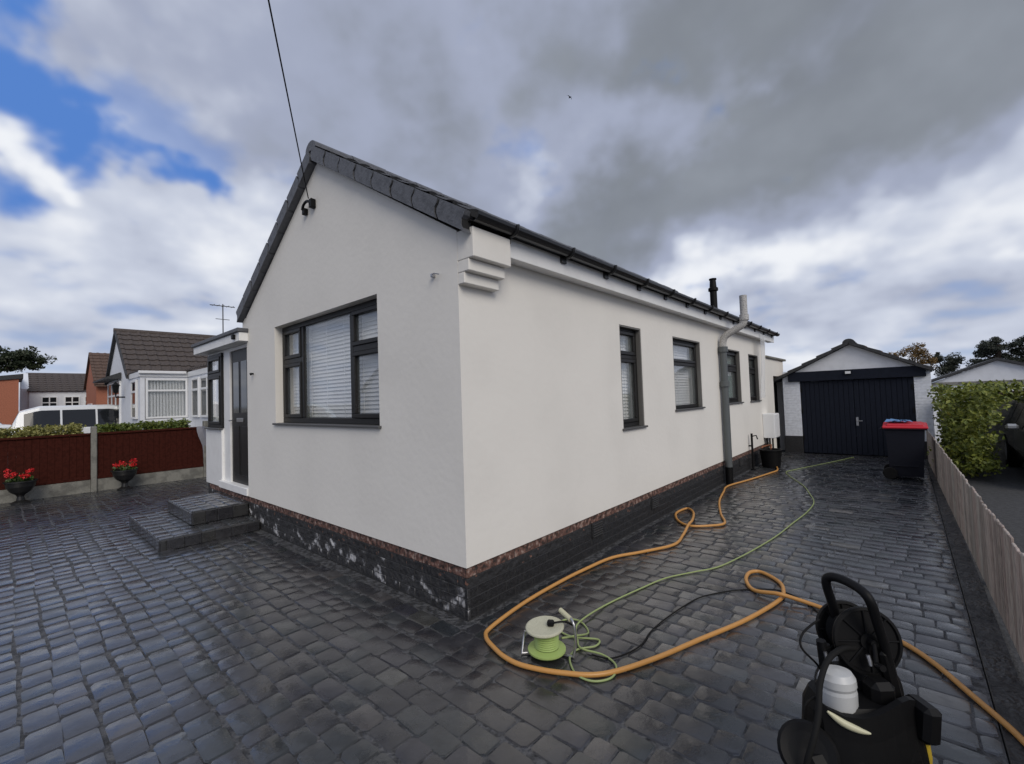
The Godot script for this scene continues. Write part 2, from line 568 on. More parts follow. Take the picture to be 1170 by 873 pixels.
func add_stone(b: MB, p: Array, base: float, top: float, tilt: Vector2) -> void:
	var mid := Vector2.ZERO
	for q in p:
		mid += q / p.size()
	var lo := []
	var hi := []
	var n := []
	for q in p:
		var dir: Vector2 = (q - mid).normalized()
		var inq: Vector2 = q - dir * 0.0065
		lo.append(Vector3(q.x, base, q.y))
		hi.append(Vector3(inq.x, top + tilt.dot(inq - mid) + rng.randf_range(-0.0012, 0.0012), inq.y))
		n.append(Vector3(dir.x * 0.12, 1.0, dir.y * 0.12).normalized())
	var c := Vector3(mid.x + rng.randf_range(-0.02, 0.02), top + 0.0015 + rng.randf_range(-0.001, 0.002), mid.y)
	for i in p.size():
		var k := (i + 1) % p.size()
		var side := Vector3(n[i].x + n[k].x, 0.7, n[i].z + n[k].z).normalized()
		b.trin(lo[i], lo[k], hi[k], side, side, n[k])
		b.trin(lo[i], hi[k], hi[i], side, n[k], n[i])
		b.trin(c, hi[i], hi[k], Vector3.UP, n[i], n[k])

func driveway() -> void:
	var d := Node3D.new()
	d.name = "driveway"
	add_child(d)
	meta(d, "", "", "", "structure")
	var b := MB.new()
	b.quad(Vector3(-10.66, 0.0, 6.5), Vector3(2.84, 0.0, 6.5), Vector3(2.84, 0.0, -11.55), Vector3(-10.66, 0.0, -11.55))
	part(d, "concrete_bed", b, M.joint)
	b = MB.new()
	b.span(Vector3(2.846, -0.03, 6.5), Vector3(2.985, 0.006, -11.5), 0.004)
	part(d, "edging_strip", b, M.strip)
	# stones stamped in courses that run along x
	var list := []
	var pitch := 0.1455
	var z := 4.6
	var row := 0
	while z > -11.45:
		var z0 := z - pitch
		var spans := [[-10.6, 2.835]]
		if z0 < -0.02:
			spans = [[0.04, 2.835]]
			if z0 > -4.0:
				spans.append([-10.6, -6.7])
		for s in spans:
			var x: float = s[0] - rng.randf() * 0.2
			while x < s[1]:
				var w: float = rng.randf_range(0.165, 0.275) if rng.randf() < 0.8 else rng.randf_range(0.12, 0.17)
				var a: float = maxf(x, s[0])
				var e: float = minf(x + w, s[1])
				x += w
				if e - a < 0.05:
					continue
				# under the steps there are none
				if a > -6.1 and e < -4.2 and z < 1.05 and z0 > 0.0:
					continue
				var wave := 0.010 * sin(a * 2.1 + row * 1.7) + 0.008 * sin(a * 5.3 + row * 0.6)
				var gap := rng.randf_range(0.003, 0.0065)
				list.append([a + gap, e - gap, z0 + gap + wave, z - gap + wave])
		z = z0
		row += 1
	# which stones show largest from the photographer's place
	var order := []
	for i in list.size():
		var s = list[i]
		var c := Vector3((s[0] + s[1]) * 0.5, 0.012, (s[2] + s[3]) * 0.5) - CAM
		var dz := -c.dot(C_BACK)
		var u := c.dot(C_RIGHT) / maxf(dz, 0.01)
		var v := c.dot(C_UP) / maxf(dz, 0.01)
		var seen := dz > 0.3 and absf(u) < 1.16 and absf(v) < 0.87
		var size: float = (s[1] - s[0]) * (s[3] - s[2]) * 1.7 / pow(maxf(dz, 0.1), 3.0)
		order.append([size if seen else 0.0, i])
	order.sort_custom(func(a, e): return a[0] > e[0])
	var near := {}
	for k in 296:
		near[order[k][1]] = true
	var rest := MB.new()
	var tone := FastNoiseLite.new()
	tone.seed = 8
	tone.frequency = 0.45
	for i in list.size():
		var s = list[i]
		var t := rng.randf_range(0.85, 1.2) * (1.0 + 0.35 * tone.get_noise_2d(s[0], s[2]))
		var col := Color(0.029 * t, 0.030 * t, 0.034 * t)
		if rng.randf() < 0.05:
			col = Color(0.060 * t, 0.058 * t, 0.057 * t)
		if s[0] > 0.9 and s[2] < -0.6 and s[2] > -7.0 and rng.randf() < 0.75:   # stones along the drive made paler: sky reflection put into their colour
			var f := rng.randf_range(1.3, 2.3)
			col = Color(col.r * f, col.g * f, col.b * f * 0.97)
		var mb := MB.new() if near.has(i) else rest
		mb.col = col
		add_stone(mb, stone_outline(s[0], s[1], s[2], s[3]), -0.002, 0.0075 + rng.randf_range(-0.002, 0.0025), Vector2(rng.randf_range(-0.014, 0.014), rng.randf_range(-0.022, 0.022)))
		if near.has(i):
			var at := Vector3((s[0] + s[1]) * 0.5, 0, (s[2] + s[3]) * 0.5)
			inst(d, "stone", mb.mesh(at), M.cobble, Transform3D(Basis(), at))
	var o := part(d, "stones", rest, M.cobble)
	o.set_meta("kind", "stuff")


# ------------------------------------------------------------------ windows
# o: lower left corner of the opening seen from outside, on the wall's face; u along it, nrm outwards
func window(house: Node3D, called: String, o: Vector3, u: Vector3, nrm: Vector3, w: float, h: float, cols: Array, recess: float, opt := {}) -> Node3D:
	var bs := Basis(u, Vector3.UP, nrm)
	var win := node(house, called, o)
	var P := func(x: float, y: float, z: float) -> Vector3: return o + bs * Vector3(x, y, z)
	var fr := MB.new()
	var fm: Material = opt.get("frame", M.frame)
	var t: float = opt.get("bar", 0.055)
	var dz := -recess - 0.03
	var bar := func(m: MB, x0: float, y0: float, x1: float, y1: float, zc: float, zd: float): m.cbox(P.call((x0 + x1) * 0.5, (y0 + y1) * 0.5, zc), Vector3(absf(x1 - x0), absf(y1 - y0), zd), 0.006, bs)
	bar.call(fr, 0.0, 0.0, w, t, dz, 0.07)
	bar.call(fr, 0.0, h - t, w, h, dz, 0.07)
	bar.call(fr, 0.0, t, t, h - t, dz, 0.069)
	bar.call(fr, w - t, t, w, h - t, dz, 0.069)
	var x := 0.0
	for ci in cols.size():
		var cw: float = cols[ci][0] * w
		var xa := x + (t if ci == 0 else t * 0.5)
		var xb := x + cw - (t if ci == cols.size() - 1 else t * 0.5)
		if ci > 0:
			bar.call(fr, x - t * 0.5, t, x + t * 0.5, h - t, dz, 0.068)
		var y := 0.0
		var lights: Array = cols[ci][1]
		for li in lights.size():
			var lh: float = lights[li][0] * h
			var ya := y + (t if li == 0 else t * 0.5)
			var yb := y + lh - (t if li == lights.size() - 1 else t * 0.5)
			if li > 0:
				bar.call(fr, xa, y - t * 0.5, xb, y + t * 0.5, dz, 0.067)
			var ins := 0.0
			if lights[li][1]:                       # an opening light has a sash of its own
				ins = 0.045
				var sa := MB.new()
				bar.call(sa, xa, ya, xb, ya + ins, dz + 0.018, 0.06)
				bar.call(sa, xa, yb - ins, xb, yb, dz + 0.018, 0.06)
				bar.call(sa, xa, ya + ins, xa + ins, yb - ins, dz + 0.018, 0.059)
				bar.call(sa, xb - ins, ya + ins, xb, yb - ins, dz + 0.018, 0.059)
				part(win, "sash", sa, fm)
			var gl := MB.new()
			gl.box(P.call((xa + xb) * 0.5, (ya + yb) * 0.5, dz + 0.005), Vector3(xb - xa - ins * 2.0 + 0.01, yb - ya - ins * 2.0 + 0.01, 0.018), bs)
			part(win, "pane", gl, opt.get("glass", M.glass))
			y += lh
		x += cw
	part(win, "frame", fr, fm)
	if opt.get("trim", false):
		var tr := MB.new()
		var dp := recess - 0.012
		tr.cbox(P.call(0.011, h * 0.5, -dp * 0.5 - 0.004), Vector3(0.022, h, dp), 0.002, bs)
		tr.cbox(P.call(w - 0.011, h * 0.5, -dp * 0.5 - 0.004), Vector3(0.022, h, dp), 0.002, bs)
		tr.cbox(P.call(w * 0.5, h - 0.011, -dp * 0.5 - 0.004), Vector3(w - 0.046, 0.022, dp), 0.002, bs)
		part(win, "reveal_trim", tr, M.reveal_grey)
	if opt.get("sill", true):
		var si := MB.new()
		si.cbox(P.call(w * 0.5, -0.012, -recess * 0.5 + 0.012), Vector3(w + 0.06, 0.024, recess + 0.045), 0.005, bs)
		part(win, "sill", si, M.sill)
	if opt.get("blind", false):
		var bl := MB.new()
		var y := 0.05
		var tilt := Basis(u, 1.12) * bs
		while y < h - 0.06:
			bl.box(P.call(w * 0.5, y, dz - 0.10), Vector3(w - 0.07, 0.0025, 0.052), tilt)
			y += 0.044
		bl.box(P.call(w * 0.5, h - 0.045, dz - 0.10), Vector3(w - 0.06, 0.04, 0.05), bs)
		for k in int(ceil(w / 0.45)):
			var xx: float = w * (k + 0.5) / ceil(w / 0.45)
			bl.tube([P.call(xx, 0.05, dz - 0.072), P.call(xx, h - 0.05, dz - 0.072)], 0.003, 4)
		var bo := part(win, "venetian_blind", bl, M.blind)
		bo.set_meta("label", "white slatted blind behind the glass")
	if opt.get("drape", false):                     # hanging vertical strips
		var bl := MB.new()
		var k := 0
		var xx := 0.05
		while xx < w - 0.08:
			bl.box(P.call(xx + 0.04, h * 0.5, dz - 0.09), Vector3(0.085, h - 0.1, 0.003), Basis(Vector3.UP, 0.55) * bs)
			xx += 0.083
			k += 1
		part(win, "vertical_blind", bl, M.blind)
	return win

# a wall with openings as one CSG mesh: outline polygon in (u, y), thickness inwards
func wall(house: Node3D, called: String, poly: PackedVector2Array, o: Vector3, bs: Basis, thick: float, holes: Array, m: Material) -> CSGPolygon3D:
	var p := CSGPolygon3D.new()
	p.name = called
	p.polygon = poly
	p.mode = CSGPolygon3D.MODE_DEPTH
	p.depth = thick
	p.material = m
	house.add_child(p, true)
	# the polygon is extruded towards -z of the node
	p.transform = Transform3D(bs, o - origin_of(house))
	for h in holes:
		var b := CSGBox3D.new()
		b.name = "opening"
		b.operation = CSGShape3D.OPERATION_SUBTRACTION
		b.size = Vector3(h[2] - h[0], h[3] - h[1], thick * 3.0)
		b.position = Vector3((h[0] + h[2]) * 0.5, (h[1] + h[3]) * 0.5, -thick * 0.5)
		b.material = m
		p.add_child(b, true)
	return p


# ------------------------------------------------------------------ the bungalow
func bungalow() -> void:
	var h := thing("bungalow", "cream rendered bungalow with black framed windows and a black painted brick base", "house", Vector3(-2.31, 0, -5.1))
	var FX := Basis()                                               # front: u = +x, outwards +z
	var SX := Basis(Vector3(0, 0, -1), Vector3.UP, Vector3(1, 0, 0))  # side: u = -z, outwards +x
	var PT := 0.415
	var L := 10.2
	var gable := PackedVector2Array([Vector2(-4.62, PT), Vector2(0, PT), Vector2(0, 3.03), Vector2(-2.31, 4.46), Vector2(-4.62, 3.03)])
	wall(h, "gable_wall", gable, Vector3.ZERO, FX, 0.28, [[-3.60, 1.485, -1.15, 2.74]], M.render)
	var sidep := PackedVector2Array([Vector2(0.28, PT), Vector2(L - 0.28, PT), Vector2(L - 0.28, 3.02), Vector2(0.28, 3.02)])
	wall(h, "side_wall", sidep, Vector3.ZERO, SX, 0.28, [[2.61, 1.29, 3.20, 2.56], [4.27, 1.45, 5.46, 2.55], [6.90, 1.465, 7.88, 2.53], [8.56, 1.46, 9.42, 2.51]], M.render)
	var b := MB.new()
	b.span(Vector3(-4.62, PT, -0.281), Vector3(-4.34, 3.02, -L + 0.281))
	part(h, "far_side_wall", b, M.render)
	b = MB.new()
	b.prism(gable, 0.28, Transform3D(Basis(), Vector3(0, 0, -L)))
	part(h, "rear_wall", b, M.render)
	b = MB.new()
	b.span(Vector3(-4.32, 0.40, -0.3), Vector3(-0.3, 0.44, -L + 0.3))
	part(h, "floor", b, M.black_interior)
	b = MB.new()
	b.span(Vector3(-4.33, 2.82, -0.29), Vector3(-0.29, 2.86, -L + 0.29))
	part(h, "ceiling", b, M.white_paint)
	# --- painted brick base
	var pl := node(h, "plinth", Vector3(-2.31, 0, -5.1))
	b = MB.new()
	b.span(Vector3(-4.60, -0.03, -0.022), Vector3(-0.022, PT - 0.001, -L + 0.02))
	b.span(Vector3(-6.64, -0.03, -0.022), Vector3(-4.601, PT - 0.001, -1.5))
	part(pl, "mortar", b, M.mortar_black)
	var bm := MB.new()
	bm.local = true
	bm.cbox(Vector3.ZERO, Vector3(0.2195, 0.0742, 0.03), 0.003)
	var brick := bm.mesh()
	var bm2 := MB.new()
	bm2.local = true
	bm2.cbox(Vector3.ZERO, Vector3(0.107, 0.0742, 0.03), 0.003)
	var half := bm2.mesh()
	var restm := {}
	var count := 0
	var places := []
	for face in 2:
		var run := 6.62 if face == 0 else L
		for c in 5:
			var y := 0.010 + 0.0790 * c + 0.0395
			var s := 0.018 if (c + face) % 2 == 0 else -0.095
			while s < run - 0.06:
				var s0 := maxf(s, 0.018)
				var full := s >= 0.0
				var wd := 0.215 if full else 0.1025
				var mid := s0 + wd * 0.5
				if s0 + wd < run:
					places.append([face, c, mid, y, full])
				s += 0.2255
	places.sort_custom(func(a, e): return a[2] + (1.2 if a[0] == 0 else 0.0) < e[2] + (1.2 if e[0] == 0 else 0.0))
	var airs := [1.93, 3.42, 7.6]
	for p in places:
		var skip := false
		for a in airs:
			if p[0] == 1 and absf(p[2] - a) < 0.13 and p[1] in [3, 2] and p[4]:
				skip = skip or absf(p[2] - a) < 0.06
		var wob := Basis(Vector3.UP, rng.randf_range(-0.012, 0.012)) * Basis(Vector3.RIGHT, rng.randf_range(-0.015, 0.015))
		var at: Vector3
		var bs := wob
		var out := -0.0335 + rng.randf_range(-0.0012, 0.0015)
		if p[0] == 0:
			at = Vector3(-p[2], p[3], out)
		else:
			at = Vector3(out, p[3], -p[2])
			bs = Basis(Vector3.UP, PI / 2) * wob
		var r := rng.randf()
		var m: Material = M.brick_black
		if p[1] == 4:
			m = M.brick_red
		elif p[0] == 0 and (p[1] <= 2 or p[2] > 3.9):
			m = M.brick_salts
		elif p[1] == 3 or p[0] == 0:
			m = M.brick_flaked
		if count < 290:
			inst(pl, "brick", brick if p[4] else half, m, Transform3D(bs, at - origin_of(pl)))
			count += 1
		else:
			if not restm.has(m):
				restm[m] = MB.new()
			restm[m].cbox(at, Vector3(0.2195 if p[4] else 0.107, 0.0742, 0.03), 0.003, bs)
	for m in restm:
		part(pl, "bricks", restm[m], m).set_meta("kind", "stuff")
	for a in airs:                                                  # air bricks
		var ab := MB.new()
		ab.span(Vector3(-0.030, 0.17, -a - 0.108), Vector3(-0.002, 0.33, -a + 0.108), 0.003)
		var ap := part(pl, "air_brick", ab, M.brick_black)
		for k in 6:
			var lv := MB.new()
			lv.cbox(Vector3(0.001, 0.188 + k * 0.025, -a), Vector3(0.018, 0.007, 0.19), 0.002, Basis(Vector3(0, 0, 1), -0.5))
			part(ap, "louvre", lv, M.mortar_black)
	# --- windows
	window(h, "window", Vector3(-3.60, 1.485, 0), Vector3(1, 0, 0), Vector3(0, 0, 1), 2.45, 1.255, [[0.245, [[0.63, true], [0.37, true]]], [0.485, [[1.0, false]]], [0.27, [[0.63, true], [0.37, true]]]], 0.10, {"blind": true, "bar": 0.065})
	var sw := [[2.61, 1.29, 0.59, 1.27, 0.70], [4.27, 1.45, 1.19, 1.10, 0.64], [6.90, 1.465, 0.98, 1.065, 0.66], [8.56, 1.46, 0.86, 1.05, 0.66]]
	for i in 4:
		var s = sw[i]
		var w := window(h, "window", Vector3(0, s[1], -s[0]), Vector3(0, 0, -1), Vector3(1, 0, 0), s[2], s[3], [[1.0, [[s[4], i != 1], [1.0 - s[4], true]]]], 0.075, {"blind": i < 2, "bar": 0.055, "trim": true})
		if i == 2:
			var fm := MB.new()
			fm.span(Vector3(-0.165, s[1] + 0.03, -s[0] - 0.03), Vector3(-0.155, s[1] + s[3] - 0.03, -s[0] - s[2] + 0.03))
			part(w, "frosted_sheet", fm, M.frosted)
	# --- corbel at the eaves corner
	var co := node(h, "corbel", Vector3(0, 2.6, 0))
	for k in [[0.075, 2.600, 2.690], [0.128, 2.690, 2.785], [0.182, 2.785, 3.02]]:
		b = MB.new()
		b.span(Vector3(-0.002, k[1] + 0.002, -0.003 * k[0]), Vector3(k[0], k[2], -0.36 - k[0] * 0.4), 0.006)
		part(co, "step", b, M.render)
	b = MB.new()
	b.span(Vector3(-4.62, 2.785, -0.002), Vector3(-4.80, 3.02, -0.42), 0.006)
	part(co, "step", b, M.render)
	# --- eaves
	b = MB.new()
	b.span(Vector3(0.118, 2.885, -0.44), Vector3(0.140, 3.055, -L - 0.35), 0.003)
	part(h, "fascia_board", b, M.white_paint)
	b = MB.new()
	b.span(Vector3(0.001, 2.895, -0.44), Vector3(0.117, 2.906, -L - 0.34))
	part(h, "soffit", b, M.white_paint)
	var gu := MB.new()
	var prof := PackedVector2Array()
	for k in 9:
		prof.append(Vector2(cos(PI + PI * k / 8.0), sin(PI + PI * k / 8.0)) * 0.060)
	for k in 9:
		prof.append(Vector2(cos(-PI * k / 8.0), sin(-PI * k / 8.0)) * 0.055)
	gu.prism(prof, L + 0.42, Transform3D(Basis(), Vector3(0.215, 3.10, -L - 0.40)))
	var gt := part(h, "gutter", gu, M.gutter)
	var z := -0.42
	while z > -L - 0.3:
		b = MB.new()
		var arc := []
		for k in 9:
			arc.append(Vector3(0.215 + cos(PI + PI * k / 8.0) * 0.064, 3.10 + sin(PI + PI * k / 8.0) * 0.064, z))
		arc.append(Vector3(0.279, 3.112, z))
		b.tube(arc, 0.016, 6)
		b.span(Vector3(0.141, 2.99, z - 0.04), Vector3(0.165, 3.11, z + 0.04), 0.004)
		part(gt, "bracket", b, M.gutter)
		z -= 0.82
	b = MB.new()
	b.span(Vector3(0.10, 3.056, 0.02), Vector3(0.165, 3.10, -L - 0.38))
	part(h, "eaves_closer", b, M.tile_gap)
	# --- roof
	var rf := node(h, "roof", Vector3(-2.31, 3.0, -5.1))
	var sl := 0.605
	var ang := atan(sl)
	b = MB.new()
	var top := PackedVector2Array([Vector2(0.19, 3.085), Vector2(0.19, 3.13), Vector2(-2.31, 4.585), Vector2(-4.81, 3.13), Vector2(-4.81, 3.085), Vector2(-2.31, 4.50)])
	b.prism(top, L + 0.38, Transform3D(Basis(), Vector3(0, 0, -L - 0.36)))
	part(rf, "deck", b, M.tile_gap)
	# one interlocking tile: a flat pan with a roll; local x across (along the ridge), y up, z down the slope
	var tl := MB.new()
	tl.local = true
	var pts := []
	for k in 9:
		var xx := -0.165 + 0.33 * k / 8.0
		pts.append(Vector2(xx, 0.012 + 0.026 * pow(maxf(0.0, cos((xx - 0.10) * 14.0)), 1.5) * (1.0 if xx > 0.0 else 0.0) + 0.010 * pow(maxf(0.0, cos((xx + 0.165) * 14.0)), 2.0)))
	for k in 8:
		var a: Vector2 = pts[k]
		var e: Vector2 = pts[k + 1]
		tl.quad(Vector3(a.x, a.y + 0.028, 0.2), Vector3(e.x, e.y + 0.028, 0.2), Vector3(e.x, e.y, -0.2), Vector3(a.x, a.y, -0.2))
		tl.quad(Vector3(a.x, a.y + 0.004, 0.2), Vector3(e.x, e.y + 0.004, 0.2), Vector3(e.x, e.y + 0.028, 0.2), Vector3(a.x, a.y + 0.028, 0.2))
	var tile := tl.mesh()
	var across := Vector3(0, 0, -1)
	var joined := MB.new()
	for side in 2:
		var down := Vector3(cos(ang), -sin(ang), 0) if side == 0 else Vector3(-cos(ang), -sin(ang), 0)
		var ax := across if side == 0 else -across
		var up := down.cross(ax)
		var bs := Basis(ax, up, down)
		for r in 9:
			var dist := 0.20 + r * 0.325
			if dist > 2.80:
				break
			for c in 32:
				var p := Vector3(-2.31, 4.587, -0.13 - c * 0.33) + down * dist + up * 0.004
				if side == 0:
					inst(rf, "tile", tile, M.tile_dark, Transform3D(bs, p - origin_of(rf)))
				else:
					for i in range(0, tl.v.size(), 3):
						joined.trin(p + bs * tl.v[i], p + bs * tl.v[i + 2], p + bs * tl.v[i + 1], bs * tl.n[i], bs * tl.n[i + 2], bs * tl.n[i + 1])
	part(rf, "tiles", joined, M.tile_dark).set_meta("kind", "stuff")
	for k in 23:
		b = MB.new()
		var half_ring := PackedVector2Array()
		for i in 9:
			half_ring.append(Vector2(cos(PI * i / 8.0) * 0.125, sin(PI * i / 8.0) * 0.10))
		half_ring.append(Vector2(-0.10, -0.01))
		half_ring.append(Vector2(0.10, -0.01))
		b.prism(half_ring, 0.452, Transform3D(Basis(), Vector3(-2.31, 4.575 + 0.006 * (k % 2), 0.085 - (k + 1) * 0.46)))
		part(rf, "ridge_tile", b, M.tile_grey)
	# verge units up both rakes
	for side in 2:
		var sg := 1.0 if side == 0 else -1.0
		var a := Vector2(0.175, 2.955)
		var e := Vector2(-2.285, 4.445)
		for k in 8:
			var t0 := k / 8.0 + 0.005
			var t1 := (k + 1) / 8.0 - 0.005
			var p0 := a.lerp(e, t0)
			var p1 := a.lerp(e, t1)
			var hgt := 0.172
			var along := (e - a).normalized()
			var poly := PackedVector2Array()
			for i in 5:
				poly.append(p0 + Vector2(0, hgt * i / 4.0) + along * 0.030 * sin(i / 4.0 * PI * 1.5))
			for i in 5:
				poly.append(p1 + Vector2(0, hgt * (4 - i) / 4.0) + along * 0.030 * sin((4 - i) / 4.0 * PI * 1.5))
			if side == 1:
				for i in poly.size():
					poly[i] = Vector2(-4.62 - poly[i].x, poly[i].y)
			b = MB.new()
			b.prism(poly, 0.10 + 0.004 * (k % 2), Transform3D(Basis(), Vector3(0, 0, -0.02)))
			part(rf, "verge_tile", b, M.tile_grey)
		b = MB.new()
		var cap := PackedVector2Array([Vector2(0.15, 2.985), Vector2(0.15, 3.13), Vector2(-2.285, 4.605), Vector2(-2.285, 4.46)])
		if side == 1:
			for i in 4:
				cap[i] = Vector2(-4.62 - cap[i].x, cap[i].y)
		b.prism(cap, 0.070, Transform3D(Basis(), Vector3(0, 0, 0.002)))
		part(rf, "verge_backing", b, M.tile_gap)
	b = MB.new()
	b.lathe([Vector2(0.0, 3.40), Vector2(0.11, 3.40), Vector2(0.085, 3.58), Vector2(0.075, 3.60), Vector2(0.075, 3.98), Vector2(0.105, 4.0), Vector2(0.105, 4.06), Vector2(0.075, 4.08), Vector2(0.065, 4.24), Vector2(0.08, 4.25), Vector2(0.08, 4.28), Vector2(0.0, 4.28)], 16, Transform3D(Basis(), Vector3(-0.6, 0, -8.35)))
	part(rf, "roof_vent", b, M.black_plastic)
	# --- cable bracket and wall hook
	b = MB.new()
	var loop := []
	for k in 9:
		var t := PI * k / 8.0
		loop.append(Vector3(-2.50 + cos(t) * 0.10, 3.98 + sin(t) * 0.07, 0.05))
	b.tube(loop, 0.016, 6)
	b.span(Vector3(-2.62, 3.93, 0.001), Vector3(-2.56, 4.0, 0.05), 0.005)
	b.span(Vector3(-2.42, 3.95, 0.001), Vector3(-2.36, 4.05, 0.06), 0.005)
	part(h, "cable_bracket", b, M.black_plastic)
	b = MB.new()
	b.span(Vector3(-0.30, 2.715, 0.001), Vector3(-0.27, 2.745, 0.035), 0.004)
	b.tube([Vector3(-0.285, 2.73, 0.03), Vector3(-0.24, 2.735, 0.045), Vector3(-0.19, 2.72, 0.03)], 0.005, 5)
	part(h, "wall_hook", b, M.metal)
	b = MB.new()
	b.tube([Vector3(-4.37, 2.176, 0.0), Vector3(-4.37, 2.176, 0.04), Vector3(-4.32, 2.16, 0.05)], 0.014, 6)
	part(h, "wall_light_stub", b, M.black_plastic)
	# --- porch
	var po := node(h, "porch", Vector3(-5.6, PT, -0.7))
	b = MB.new()
	b.span(Vector3(-6.72, PT, -0.012), Vector3(-5.86, 1.365, -0.16), 0.004)
	b.span(Vector3(-6.72, PT, -0.161), Vector3(-6.60, 1.365, -1.45))
	part(po, "dwarf_wall", b, M.white_paint)
	b = MB.new()
	b.span(Vector3(-5.858, PT, -0.05), Vector3(-5.56, 2.66, -0.17), 0.003)
	b.span(Vector3(-5.558, 2.605, -0.05), Vector3(-4.63, 2.66, -0.17), 0.003)
	b.span(Vector3(-4.74, PT, -0.05), Vector3(-4.63, 2.604, -0.17), 0.003)
	b.span(Vector3(-6.70, 2.62, -0.05), Vector3(-5.86, 2.66, -0.17), 0.003)
	part(po, "door_surround", b, M.white_paint)
	b = MB.new()
	b.span(Vector3(-5.92, PT + 0.001, 0.02), Vector3(-4.63, 0.525, -0.17), 0.006)
	part(po, "threshold", b, M.white_paint)
	window(h, "porch_window", Vector3(-6.62, 1.375, 0.0), Vector3(1, 0, 0), Vector3(0, 0, 1), 0.75, 1.245, [[1.0, [[0.72, true], [0.28, true]]]], 0.02, {"blind": true, "bar": 0.06})
	b = MB.new()
	b.span(Vector3(-6.60, 1.375, -0.17), Vector3(-6.66, 2.62, -1.40))
	b.span(Vector3(-6.60, PT, -1.40), Vector3(-4.63, 2.62, -1.45))
	part(po, "porch_shell", b, M.white_paint)
	b = MB.new()
	b.span(Vector3(-6.52, 2.665, 0.09), Vector3(-4.625, 2.79, 0.12), 0.003)
	b.span(Vector3(-6.90, 2.662, -1.6), Vector3(-6.87, 2.79, 0.09))
	b.span(Vector3(-6.90, 2.665, 0.09), Vector3(-6.522, 2.79, 0.12), 0.003)
	b.span(Vector3(-4.624, 2.665, 0.002), Vector3(-4.56, 2.79, 0.12), 0.003)
	part(po, "porch_fascia", b, M.white_paint)
	b = MB.new()
	b.span(Vector3(-6.93, 2.792, -1.6), Vector3(-4.625, 2.85, 0.15), 0.008)
	b.span(Vector3(-4.624, 2.792, 0.002), Vector3(-4.54, 2.85, 0.15), 0.008)
	part(po, "porch_roof", b, M.tile_grey)
	b = MB.new()
	b.span(Vector3(-6.86, 2.665, -1.45), Vector3(-4.63, 2.68, 0.088))
	part(po, "porch_soffit", b, M.white_paint)
	b = MB.new()
	b.span(Vector3(-4.78, 2.70, 0.121), Vector3(-4.70, 2.77, 0.16), 0.008)
	part(po, "security_camera", b, M.black_plastic)
	# door
	b = MB.new()
	b.span(Vector3(-5.555, 0.53, -0.075), Vector3(-4.745, 2.60, -0.13), 0.004)
	var dr := part(h, "front_door", b, M.frame, "black panelled front door with two tall glazed strips")
	for k in [[-5.45, -5.20], [-5.10, -4.85]]:
		b = MB.new()
		b.span(Vector3(k[0], 1.62, -0.076), Vector3(k[1], 2.42, -0.068), 0.003)
		part(dr, "glazed_panel", b, M.dark_glass)
		b = MB.new()
		b.span(Vector3(k[0], 0.66, -0.076), Vector3(k[1], 1.42, -0.064), 0.01)
		part(dr, "lower_panel", b, M.frame)
	b = MB.new()
	b.span(Vector3(-5.30, 1.48, -0.076), Vector3(-5.02, 1.54, -0.06), 0.004)
	part(dr, "letter_plate", b, M.metal)
	b = MB.new()
	b.tube([Vector3(-5.50, 1.50, -0.07), Vector3(-5.50, 1.50, -0.02), Vector3(-5.40, 1.50, -0.02)], 0.011, 6)
	part(dr, "handle", b, M.metal)
	# --- rear extension beside the garage
	var ex := node(h, "rear_extension", Vector3(-1.0, 0, -11.2))
	b = MB.new()
	b.span(Vector3(-0.25, 0.0, -10.201), Vector3(-0.02, 2.50, -11.05))
	b.span(Vector3(-0.25, 2.06, -11.05), Vector3(-0.02, 2.50, -12.4))
	b.span(Vector3(-0.25, 0.0, -12.15), Vector3(-0.02, 2.06, -12.4))
	b.span(Vector3(-4.5, 0.0, -12.4), Vector3(-0.251, 2.50, -12.6))
	part(ex, "extension_wall", b, M.render)
	b = MB.new()
	b.span(Vector3(-0.30, 2.502, -10.21), Vector3(0.03, 2.56, -12.6), 0.01)
	b.span(Vector3(-4.5, 2.502, -10.21), Vector3(-0.301, 2.53, -12.6))
	part(ex, "coping", b, M.concrete)
	b = MB.new()
	b.span(Vector3(-0.20, 0.02, -11.06), Vector3(-0.15, 2.05, -12.14))
	part(ex, "doorway_dark_slab", b, M.black_interior)  # black slab standing in for the shade inside the open doorway


